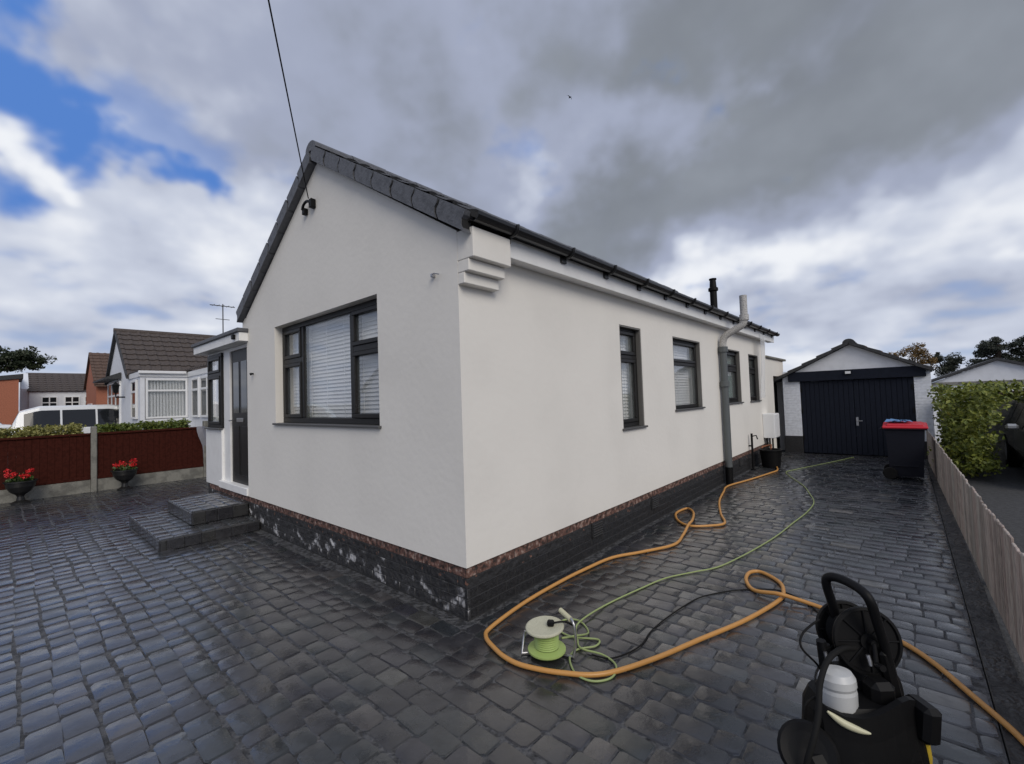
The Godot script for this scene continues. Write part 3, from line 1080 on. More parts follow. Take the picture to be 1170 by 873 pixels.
func front_steps() -> void:
	var t := thing("front_steps", "two low stone-paved steps leading up to the front door", "steps", Vector3(-5.15, 0, 0.55))
	for k in [[-6.17, -4.20, 1.10, 0.0, 0.150], [-5.97, -4.63, 0.68, 0.151, 0.335]]:
		var b := MB.new()
		b.span(Vector3(k[0], k[3], 0.0), Vector3(k[1], k[4] - 0.012, k[2]), 0.006)
		var st := part(t, "step", b, M.strip)
		var z: float = k[2] - 0.006
		while z > 0.06:
			var x: float = k[0] + 0.006
			while x < k[1] - 0.05:
				var e: float = minf(x + rng.randf_range(0.18, 0.27), k[1] - 0.006)
				var c := rng.randf_range(0.85, 1.3)
				var mb := MB.new()
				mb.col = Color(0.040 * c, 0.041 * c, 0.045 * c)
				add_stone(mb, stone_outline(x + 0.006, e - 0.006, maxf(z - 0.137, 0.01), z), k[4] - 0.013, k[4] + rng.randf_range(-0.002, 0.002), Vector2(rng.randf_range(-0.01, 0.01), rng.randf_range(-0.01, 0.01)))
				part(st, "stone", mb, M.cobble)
				x = e
			z -= 0.147
		# soldier faces of the risers
		for f in 2:
			var s: float = 0.006
			var run: float = k[1] - k[0] if f == 0 else k[2]
			while s < run - 0.05:
				var e: float = minf(s + rng.randf_range(0.13, 0.19), run - 0.004)
				var mb := MB.new()
				var c := rng.randf_range(0.7, 1.2)
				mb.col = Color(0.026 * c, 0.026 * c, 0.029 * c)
				if f == 0:
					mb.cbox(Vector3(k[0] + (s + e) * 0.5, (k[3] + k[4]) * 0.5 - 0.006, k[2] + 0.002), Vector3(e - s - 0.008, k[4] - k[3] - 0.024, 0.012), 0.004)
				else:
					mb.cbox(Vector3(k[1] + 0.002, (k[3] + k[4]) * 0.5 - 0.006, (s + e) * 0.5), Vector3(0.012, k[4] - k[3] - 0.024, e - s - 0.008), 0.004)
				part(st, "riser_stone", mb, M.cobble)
				s = e


# ------------------------------------------------------------------ plants
func rnd_dir() -> Vector3:
	return Vector3(rng.randfn(), rng.randfn(), rng.randfn()).normalized()

func leaf(b: MB, p: Vector3, size: float, bias := Vector3.ZERO) -> void:
	var n := (rnd_dir() + bias).normalized()
	var s := n.cross(rnd_dir()).normalized()
	var t := n.cross(s)
	var l := size * rng.randf_range(0.7, 1.35)
	var w := l * rng.randf_range(0.45, 0.7)
	b.tri(p - t * l * 0.5, p + s * w * 0.5 + n * l * 0.08, p + t * l * 0.5)
	b.tri(p - t * l * 0.5, p + t * l * 0.5, p - s * w * 0.5 + n * l * 0.08)

func clump(b: MB, at: Vector3, r: Vector3, count: int, size: float, c0: Color, c1: Color, bias := Vector3.ZERO) -> void:
	for i in count:
		var d := rnd_dir() * pow(rng.randf(), 0.45)
		var c := c0.lerp(c1, rng.randf())
		b.col = c
		leaf(b, at + d * r, size, bias)

func tree(called: String, label: String, group: String, base: Vector3, trunk_h: float, crown: Array, c0: Color, c1: Color, lsize: float, per: int, trunk_r := 0.18) -> Node3D:
	# crown: list of [offset from base, radii]
	var t := thing(called, label, "tree", base, group)
	var b := MB.new()
	var lean := Vector3(rng.randf_range(-0.3, 0.3), 0, rng.randf_range(-0.3, 0.3))
	b.tube(smooth_path([base - Vector3(0, 0.1, 0), base + Vector3(0, trunk_h * 0.5, 0) + lean * 0.3, base + Vector3(0, trunk_h, 0) + lean], 4), [trunk_r * 1.2, trunk_r, trunk_r * 0.95, trunk_r * 0.9, trunk_r * 0.85, trunk_r * 0.8, trunk_r * 0.75, trunk_r * 0.7, trunk_r * 0.6], 8)
	for k in crown:
		var e: Vector3 = base + k[0]
		var s: Vector3 = base + Vector3(0, trunk_h * rng.randf_range(0.6, 0.95), 0) + lean * 0.7
		b.tube(smooth_path([s, s.lerp(e, 0.5) + Vector3(0, -0.15, 0), e], 3), [trunk_r * 0.5, trunk_r * 0.45, trunk_r * 0.4, trunk_r * 0.35, trunk_r * 0.3, trunk_r * 0.2, trunk_r * 0.12], 6)
	part(t, "trunk", b, M.bark)
	b = MB.new()
	for k in crown:
		var n := 14
		for i in n:
			var o := rnd_dir() * pow(rng.randf(), 0.5)
			var r: Vector3 = k[1]
			clump(b, base + k[0] + o * r * 0.85, r * rng.randf_range(0.32, 0.58), per, lsize, c0, c1, Vector3(0, 0.4, 0))
	part(t, "crown", b, M.leaf)
	return t


# ------------------------------------------------------------------ cars
func car_at(L: float, H: float, W: float, prof: Array, t: float) -> Array:
	# prof: [t, top fraction]; returns [x, belt, top, half width, roof half width]
	var top := 0.0
	for i in prof.size() - 1:
		if t >= prof[i][0] and t <= prof[i + 1][0]:
			top = lerpf(prof[i][1], prof[i + 1][1], (t - prof[i][0]) / maxf(prof[i + 1][0] - prof[i][0], 1e-4)) * H
			break
	var w := W * 0.5 * (1.0 - 0.10 * pow(absf(t * 2.0 - 1.0), 6.0))
	var belt := minf(0.585 * H, top - 0.012)
	var wr := lerpf(w * 0.95, w * 0.74, clampf((top - belt) / (0.41 * H), 0.0, 1.0))
	return [(t - 0.5) * L, belt, top, w, wr]

func car(called: String, label: String, at: Vector3, yaw: float, L: float, H: float, W: float, prof: Array, paint: Material, glass_from: float, glass_to: float, ws: Array, group := "") -> Node3D:
	var c := thing(called, label, "car", at, group)
	c.rotation.y = yaw
	var b := MB.new()
	b.local = true
	var st := []
	var ts := []
	for i in prof.size() - 1:
		for k in 4:
			ts.append(lerpf(prof[i][0], prof[i + 1][0], k / 4.0))
	ts.append(1.0)
	for t in ts:
		var q := car_at(L, H, W, prof, t)
		var ring := []
		for s in [[q[3] * 0.90, 0.16 * H], [q[3], 0.34 * H], [q[3] * 0.985, q[1]], [q[4], q[2] - 0.05 * minf(1.0, (q[2] - q[1]) * 4.0)], [q[4] * 0.86, q[2]], [0.0, q[2] + 0.012]]:
			ring.append(Vector3(q[0], s[1], s[0]))
		st.append(ring)
	for i in st.size() - 1:
		for k in 5:
			for sg in [1.0, -1.0]:
				var m := Vector3(1, 1, sg)
				b.quad_out(st[i][k] * m, st[i + 1][k] * m, st[i + 1][k + 1] * m, st[i][k + 1] * m, Vector3(st[i][0].x, 0.3 * H, 0))
	for e in [0, st.size() - 1]:
		for k in 5:
			b.quad_out(st[e][k], st[e][k + 1], st[e][k + 1] * Vector3(1, 1, -1), st[e][k] * Vector3(1, 1, -1), Vector3(0, 0.4 * H, 0))
	var body := part(c, "body", b, paint)
	# side windows
	for sg in [1.0, -1.0]:
		var m := Vector3(1, 1, sg)
		for k in 3:
			var ta := lerpf(glass_from, glass_to, k / 3.0) + 0.006
			var tb := lerpf(glass_from, glass_to, (k + 1) / 3.0) - 0.006
			b = MB.new()
			b.local = true
			for j in 8:
				var e := []
				for tt in [lerpf(ta, tb, j / 8.0), lerpf(ta, tb, (j + 1) / 8.0)]:
					var q := car_at(L, H, W, prof, tt)
					var ytop: float = q[2] - 0.05 * minf(1.0, (q[2] - q[1]) * 4.0)
					for fr in [0.06, 0.86]:
						e.append(Vector3(q[0], lerpf(q[1], ytop, fr) + 0.004, lerpf(q[3] * 0.985, q[4], fr) + 0.010))
				b.quad_out(e[0] * m, e[2] * m, e[3] * m, e[1] * m, Vector3(0, 0.5, 0))
			part(c, "window", b, M.dark_glass)
	# front and rear glass
	for k in ws:
		b = MB.new()
		b.local = true
		var pa := car_at(L, H, W, prof, k[0])
		var pb := car_at(L, H, W, prof, k[1])
		var nn := Vector3(0, 0.012, 0)
		b.quad_out(Vector3(pa[0], pa[2], pa[4] * 0.86) + nn, Vector3(pb[0], pb[2], pb[4] * 0.80) + nn, Vector3(pb[0], pb[2], -pb[4] * 0.80) + nn, Vector3(pa[0], pa[2], -pa[4] * 0.86) + nn, Vector3(0, 0.3, 0))
		part(c, "windscreen", b, M.dark_glass)
	for wx in [-0.30, 0.31]:
		for sg in [1.0, -1.0]:
			b = MB.new()
			b.local = true
			var xf := Transform3D(Basis(Vector3.RIGHT, sg * PI / 2), Vector3(wx * L, 0.33, sg * (W * 0.5 - 0.20)))
			b.lathe([Vector2(0.0, 0.0), Vector2(0.33, 0.0), Vector2(0.335, 0.03), Vector2(0.335, 0.19), Vector2(0.31, 0.21), Vector2(0.22, 0.205), Vector2(0.20, 0.18)], 20, xf)
			var wh := part(c, "wheel", b, M.black_rubber)
			b = MB.new()
			b.local = true
			b.lathe([Vector2(0.205, 0.17), Vector2(0.20, 0.195), Vector2(0.05, 0.205), Vector2(0.0, 0.207)], 16, xf)
			part(wh, "rim", b, M.car_silver)
	for sg in [1.0, -1.0]:
		b = MB.new()
		b.local = true
		b.cbox(Vector3(-L * 0.5 + 0.02, 0.50 * H, sg * W * 0.37), Vector3(0.10, 0.16, 0.22), 0.02)
		part(c, "tail_light", b, M.tail_red)
		b = MB.new()
		b.local = true
		b.cbox(Vector3(L * 0.5 - 0.10, 0.42 * H, sg * W * 0.36), Vector3(0.22, 0.13, 0.26), 0.03)
		part(c, "headlight", b, M.lamp_clear)
		b = MB.new()
		b.local = true
		var q := car_at(L, H, W, prof, glass_to - 0.03)
		b.cbox(Vector3(q[0] + 0.05, q[1] + 0.06, sg * (W * 0.5 + 0.09)), Vector3(0.09, 0.11, 0.17), 0.035)
		part(c, "door_mirror", b, paint if paint != M.car_dark else M.car_silver)
	b = MB.new()
	b.local = true
	b.cbox(Vector3(L * 0.5 - 0.03, 0.24 * H, 0), Vector3(0.06, 0.16, W * 0.62), 0.02)
	part(c, "grille", b, M.black_plastic)
	return c


# ------------------------------------------------------------------ garage at the end of the drive
func garage() -> void:
	var g := thing("garage", "white brick garage with dark navy double doors and tiled gable roof", "garage", Vector3(1.57, 0, -14.0))
	var Z := -11.55
	var b := MB.new()
	var wl := MB.new()
	# walls built in courses, the joints a real groove
	for k in 26:
		var y0 := 0.45 + k * 0.066
		var y1 := y0 + 0.058
		wl.span(Vector3(0.10, y0, Z), Vector3(0.492, y1, Z - 0.21), 0.004)
		wl.span(Vector3(2.735, y0, Z), Vector3(3.03, y1, Z - 0.21), 0.004)
	wl.span(Vector3(0.106, 0.45, Z - 0.006), Vector3(0.486, 2.16, Z - 0.20))
	wl.span(Vector3(2.741, 0.0, Z - 0.006), Vector3(3.024, 2.16, Z - 0.20))
	wl.span(Vector3(0.10, 0.0, Z - 0.211), Vector3(0.30, 2.05, -17.0))
	wl.span(Vector3(2.83, 0.0, Z - 0.211), Vector3(3.03, 2.05, -17.0))
	wl.span(Vector3(0.301, 0.0, -16.8), Vector3(2.829, 2.05, -17.0))
	part(g, "wall", wl, M.white_brick)
	b = MB.new()
	b.span(Vector3(0.08, 0.0, Z + 0.03), Vector3(0.498, 0.448, Z - 0.20), 0.006)
	part(g, "plinth", b, M.brick_black)
	b = MB.new()
	b.span(Vector3(2.73, 0.0, Z + 0.03), Vector3(3.04, 0.40, Z - 0.003), 0.006)
	part(g, "plinth", b, M.brick_black)
	b = MB.new()
	b.prism(PackedVector2Array([Vector2(0.35, 2.14), Vector2(2.80, 2.12), Vector2(1.58, 2.76)]), 0.06, Transform3D(Basis(), Vector3(0, 0, Z - 0.06)))
	part(g, "gable_panel", b, M.white_wall)
	b = MB.new()
	b.span(Vector3(0.24, 1.885, Z + 0.002), Vector3(2.95, 2.135, Z + 0.07), 0.006)
	part(g, "lintel_beam", b, M.navy)
	# doors: two leaves of upright boards
	for lf in 2:
		var x0 := 0.502 if lf == 0 else 1.618
		b = MB.new()
		b.span(Vector3(x0, 0.02, Z - 0.06), Vector3(x0 + 1.11, 1.88, Z - 0.03))
		var leaf_door := part(g, "door_leaf", b, M.navy)
		for k in 11:
			var bd := MB.new()
			bd.span(Vector3(x0 + k * 0.101 + 0.003, 0.025, Z - 0.029), Vector3(x0 + (k + 1) * 0.101 - 0.003, 1.875, Z - 0.010), 0.005)
			part(leaf_door, "board", bd, M.navy)
		for y in [0.35, 1.05, 1.6]:
			var hg := MB.new()
			var hx := x0 + 0.02 if lf == 0 else x0 + 1.09
			hg.span(Vector3(hx - 0.02, y, Z - 0.009), Vector3(hx + 0.02, y + 0.12, Z + 0.004), 0.003)
			part(leaf_door, "hinge", hg, M.black_plastic)
	b = MB.new()
	b.span(Vector3(1.63, 0.74, Z - 0.009), Vector3(1.68, 0.95, Z + 0.004), 0.003)
	b.tube([Vector3(1.655, 0.86, Z), Vector3(1.655, 0.86, Z + 0.05), Vector3(1.76, 0.86, Z + 0.05)], 0.013, 6)
	part(g, "door_handle", b, M.metal)
	b = MB.new()
	b.span(Vector3(1.47, 2.02, Z + 0.071), Vector3(1.60, 2.11, Z + 0.13), 0.008)
	var fl := part(g, "floodlight", b, M.black_plastic)
	b = MB.new()
	b.span(Vector3(1.48, 2.03, Z + 0.1305), Vector3(1.59, 2.09, Z + 0.136))
	part(fl, "lens", b, M.lamp_clear)
	# roof
	var rf := node(g, "roof", Vector3(1.58, 2.1, -14))
	for side in 2:
		var e := Vector3(-0.05, 1.955, 0) if side == 0 else Vector3(3.06, 2.035, 0)
		var r := Vector3(1.58, 2.80, 0)
		var down := (e - r).normalized()
		var sl := (e - r).length()
		b = MB.new()
		var n := Vector2(-down.y, down.x) * (1.0 if side == 0 else -1.0)
		b.prism(PackedVector2Array([Vector2(r.x, r.y), Vector2(e.x, e.y), Vector2(e.x, e.y - 0.05), Vector2(r.x, r.y - 0.05)]), 5.5, Transform3D(Basis(), Vector3(0, 0, -17.0)))
		part(rf, "deck", b, M.tile_gap)
		b = MB.new()
		var ax := Vector3(0, 0, -1) if side == 0 else Vector3(0, 0, 1)
		tile_field(b, Vector3(r.x, r.y + 0.005, Z + 0.14 if side == 0 else -17.0), Vector3(0, 0, -1) if side == 0 else Vector3(0, 0, 1), down, 5.45, sl, 0.30, 5)
		part(rf, "tiles", b, M.brown_tile).set_meta("kind", "stuff")
		for k in 5:                              # mortared verge tiles seen from the front
			b = MB.new()
			var p0 := r + down * (sl * k / 5.0 + 0.01)
			var p1 := r + down * (sl * (k + 1) / 5.0 + 0.02)
			b.prism(PackedVector2Array([Vector2(p0.x, p0.y + 0.03), Vector2(p1.x, p1.y + 0.055), Vector2(p1.x, p1.y - 0.03), Vector2(p0.x, p0.y - 0.045)]), 0.05, Transform3D(Basis(), Vector3(0, 0, Z + 0.10 + 0.003 * (k % 2))))
			part(rf, "verge_tile", b, M.tile_dark)
	b = MB.new()
	var hr := PackedVector2Array()
	for i in 9:
		hr.append(Vector2(cos(PI * i / 8.0) * 0.13, sin(PI * i / 8.0) * 0.11))
	b.prism(hr, 5.4, Transform3D(Basis(), Vector3(1.58, 2.79, -16.9 + 0.02)))
	part(rf, "ridge", b, M.tile_dark)

# rows of stepped, rolled roof tiles as one surface
func tile_field(b: MB, o: Vector3, ax: Vector3, down: Vector3, length: float, slope: float, w: float, rows: int) -> void:
	var up := down.cross(ax).normalized()
	if up.y < 0:
		up = -up
	var seg := 6
	var nc := int(length / w)
	for r in rows:
		var d0 := slope * r / rows
		var d1 := slope * (r + 1) / rows
		for c in nc:
			for k in seg:
				var a0 := float(k) / seg
				var a1 := float(k + 1) / seg
				var h0 := 0.030 * maxf(0.0, sin(a0 * TAU)) 
				var h1 := 0.030 * maxf(0.0, sin(a1 * TAU))
				var x0 := (c + a0) * w
				var x1 := (c + a1) * w
				var p00 := o + ax * x0 + down * d0 + up * h0
				var p10 := o + ax * x1 + down * d0 + up * h1
				var p11 := o + ax * x1 + down * (d1 + 0.01) + up * (h1 + 0.035)
				var p01 := o + ax * x0 + down * (d1 + 0.01) + up * (h0 + 0.035)
				b.quad_out(p00, p10, p11, p01, p00 - up)
				b.quad_out(p01, p11, p11 - up * 0.035, p01 - up * 0.035, p00 - down)


# ------------------------------------------------------------------ right: picket fence, ivy, bin, neighbour
func right_side() -> void:
	var f := thing("picket_fence", "low weathered pale timber fence of close upright boards beside the drive", "fence", Vector3(3.0, 0, -5.0))
	var z := 0.9
	while z > -11.0:
		var x := 3.055 + 0.0155 * z
		var b := MB.new()
		var t := rng.randf_range(0.7, 1.15)
		var warm := rng.randf_range(0.85, 1.0)
		b.col = Color(0.47 * t, 0.44 * t * warm, 0.39 * t * warm)
		var hh := 0.70 + rng.randf_range(-0.018, 0.018)
		b.cbox(Vector3(x, hh * 0.5 + 0.02, z), Vector3(0.016, hh, rng.randf_range(0.072, 0.088)), 0.004, Basis(Vector3.RIGHT, rng.randf_range(-0.012, 0.012)) * Basis(Vector3.UP, rng.randf_range(-0.05, 0.05)))
		part(f, "pale", b, M.pale_wood)
		z -= 0.094
	for y in [0.20, 0.56]:
		var b := MB.new()
		b.col = Color(0.25, 0.22, 0.19)
		b.tube([Vector3(3.055 + 0.0155 * 0.9 + 0.03, y, 0.9), Vector3(3.055 - 0.0155 * 11.0 + 0.03, y, -11.0)], 0.022, 4)
		part(f, "rail", b, M.pale_wood)
	var pz := 0.4
	while pz > -11.0:
		var b := MB.new()
		b.col = Color(0.24, 0.21, 0.18)
		b.span(Vector3(3.055 + 0.0155 * pz + 0.05, -0.03, pz - 0.04), Vector3(3.055 + 0.0155 * pz + 0.12, 0.46, pz + 0.04), 0.006)
		part(f, "post", b, M.pale_wood)
		pz -= 1.8
	# wheelie bin
	var w := thing("wheelie_bin", "dark wheeled refuse bin with a bright red lid beside the fence", "bin", Vector3(2.52, 0, -8.55))
	var b := MB.new()
	var lo := [Vector3(2.30, 0.07, -8.30), Vector3(2.75, 0.07, -8.30), Vector3(2.75, 0.07, -8.75), Vector3(2.30, 0.07, -8.75)]
	var hi := [Vector3(2.265, 0.93, -8.24), Vector3(2.80, 0.93, -8.24), Vector3(2.80, 0.93, -8.86), Vector3(2.265, 0.93, -8.86)]
	for k in 4:
		b.quad_out(lo[k], lo[(k + 1) % 4], hi[(k + 1) % 4], hi[k], Vector3(2.52, 0.5, -8.55))
	b.quad_out(lo[0], lo[1], lo[2], lo[3], Vector3(2.52, 0.5, -8.55))
	b.span(Vector3(2.235, 0.90, -8.21), Vector3(2.83, 0.935, -8.90), 0.01)
	b.span(Vector3(2.36, 0.25, -8.262), Vector3(2.69, 0.262, -8.29), 0.003)
	part(w, "body", b, M.bin_body)
	b = MB.new()
	b.cbox(Vector3(2.535, 0.962, -8.56), Vector3(0.62, 0.04, 0.74), 0.014, Basis(Vector3.RIGHT, 0.05))
	b.cbox(Vector3(2.535, 0.99, -8.57), Vector3(0.50, 0.03, 0.55), 0.012, Basis(Vector3.RIGHT, 0.05))
	part(w, "lid", b, M.red_lid)
	b = MB.new()
	b.tube([Vector3(2.195, 0.90, -8.30), Vector3(2.195, 0.90, -8.82)], 0.016, 8)
	b.span(Vector3(2.19, 0.89, -8.36), Vector3(2.25, 0.91, -8.39))
	b.span(Vector3(2.19, 0.89, -8.73), Vector3(2.25, 0.91, -8.76))
	part(w, "handle", b, M.bin_body)
	for zz in [-8.30, -8.80]:
		b = MB.new()
		b.lathe([Vector2(0, 0), Vector2(0.10, 0), Vector2(0.105, 0.01), Vector2(0.105, 0.05), Vector2(0.10, 0.06), Vector2(0, 0.06)], 16, Transform3D(Basis(Vector3.RIGHT, PI / 2), Vector3(2.30, 0.117, zz)))
		part(w, "wheel", b, M.black_rubber)
	b = MB.new()
	for k in 26:
		b.col = Color.WHITE
		leaf(b, Vector3(2.45 + rng.randf_range(-0.14, 0.14), 1.025 + rng.randf_range(0, 0.02), -8.62 + rng.randf_range(-0.14, 0.14)), 0.16, Vector3(0, 3, 0))
	var bag := part(self, "plastic_bag", b, M.blue_bag)
	meta(bag, "crumpled blue plastic bag lying on the red bin lid", "bag")
	# ivy
	var iv := thing("ivy", "dense green ivy grown into a hedge over the fence end", "ivy", Vector3(3.5, 0, -10.0))
	b = MB.new()
	b.tube(smooth_path([Vector3(3.45, -0.02, -9.9), Vector3(3.5, 0.6, -9.95), Vector3(3.6, 1.3, -10.1), Vector3(4.3, 1.5, -10.4), Vector3(5.8, 1.45, -10.6)], 5), 0.035, 6)
	part(iv, "stem", b, M.bark)
	b = MB.new()
	var g0 := Color(0.07, 0.10, 0.012)
	var g1 := Color(0.21, 0.23, 0.03)
	for i in 420:
		var yy := rng.randf()
		var wdt := 0.35 + 0.05 * sin(yy * 9.0)
		var p := Vector3(3.34 + 0.10 * yy + rng.randf_range(-wdt, wdt), yy * 1.60 + 0.06, rng.randf_range(-11.0, -8.9) + rng.randf() * 0.2)
		clump(b, p, Vector3(0.14, 0.10, 0.14), 17, 0.075, g0, g1, Vector3(0.1, 0.6, 0.6))
	for i in 150:
		var xx := rng.randf()
		clump(b, Vector3(3.6 + xx * 2.6, 1.47 + rng.randf_range(-0.14, 0.14) + 0.05 * sin(xx * 11.0), rng.randf_range(-10.9, -10.1)), Vector3(0.15, 0.10, 0.15), 17, 0.075, g0, g1, Vector3(0.1, 0.6, 0.6))
	part(iv, "foliage", b, M.leaf)
	# neighbour's wall and garage
	var ng := thing("neighbour_garage", "white gabled garage of the neighbour behind the ivy hedge", "garage", Vector3(4.6, 0, -17))
	b = MB.new()
	b.prism(PackedVector2Array([Vector2(3.15, -0.03), Vector2(6.1, -0.03), Vector2(6.1, 1.72), Vector2(4.54, 2.30), Vector2(3.15, 1.72)]), 0.2, Transform3D(Basis(), Vector3(0, 0, -16.2)))
	b.span(Vector3(3.15, -0.03, -16.2), Vector3(3.35, 1.72, -21.0))
	b.span(Vector3(5.9, -0.03, -16.2), Vector3(6.1, 1.72, -21.0))
	part(ng, "wall", b, M.white_wall)
	b = MB.new()
	b.span(Vector3(3.10, 1.66, -15.96), Vector3(6.15, 1.74, -15.99))
	part(ng, "fascia_board", b, M.concrete)
	for side in 2:
		b = MB.new()
		var ex := 2.95 if side == 0 else 6.3
		b.prism(PackedVector2Array([Vector2(4.54, 2.38), Vector2(ex, 1.72), Vector2(ex, 1.65), Vector2(4.54, 2.31)]), 5.2, Transform3D(Basis(), Vector3(0, 0, -21.1)))
		part(ng, "roof", b, M.tile_dark)
	b = MB.new()
	b.span(Vector3(3.15, -0.03, -11.3), Vector3(9.0, 1.42, -11.5))
	var gw := part(self, "garden_wall", b, M.concrete)
	meta(gw, "grey rendered garden wall behind the parked dark car", "wall")
	car("parked_car", "dark grey small hatchback parked nose-out beyond the pale picket fence", Vector3(4.92, -0.03, -10.1), -PI / 2, 3.9, 1.47, 1.72, [[0.0, 0.42], [0.03, 0.62], [0.10, 0.90], [0.25, 1.0], [0.50, 0.985], [0.72, 0.68], [0.93, 0.56], [1.0, 0.40]], M.car_dark, 0.14, 0.66, [[0.53, 0.70], [0.035, 0.10]])
	# trees behind the garages
	tree("autumn_tree", "loose tree with rusty brown leaves rising behind the white garages", "", Vector3(2.75, -0.03, -25.6), 2.4, [[Vector3(-0.60, 3.05, 0), Vector3(0.28, 0.30, 0.35)], [Vector3(0.20, 3.30, 0), Vector3(0.52, 0.40, 0.5)], [Vector3(0.50, 2.80, 0.1), Vector3(0.5, 0.4, 0.4)], [Vector3(-0.2, 2.7, 0.1), Vector3(0.6, 0.35, 0.4)]], Color(0.12, 0.075, 0.025), Color(0.25, 0.155, 0.055), 0.075, 110, 0.12)
	tree("dark_pine", "dark pine standing to the right of the rusty brown tree", "", Vector3(4.02, -0.03, -25.8), 2.2, [[Vector3(-0.28, 2.92, 0), Vector3(0.26, 0.26, 0.3)], [Vector3(0.28, 2.78, 0), Vector3(0.42, 0.30, 0.4)], [Vector3(0.0, 2.45, 0), Vector3(0.62, 0.34, 0.45)], [Vector3(0.1, 2.1, 0), Vector3(0.7, 0.3, 0.5)]], Color(0.030, 0.038, 0.026), Color(0.062, 0.070, 0.048), 0.07, 110, 0.12)
	for k in 2:
		var boughs := []
		for i in 9:
			var up := i / 8.0
			boughs.append([Vector3((0.42 - 0.30 * up) * (1.0 if i % 2 == 0 else -1.0) + rng.randf_range(-0.1, 0.1), 2.15 + up * 1.32, rng.randf_range(-0.15, 0.15)), Vector3(0.66 - 0.36 * up, 0.22, 0.5)])
		tree("dark_pine", ["tall dark pine with layered boughs behind the neighbour's white garage", "broad dark pine standing furthest beyond the neighbour's white garage"][k], "", Vector3(5.45 + k * 0.95, -0.03, -25.5), 3.3, boughs, Color(0.028, 0.036, 0.026), Color(0.058, 0.066, 0.046), 0.065, 90, 0.13)


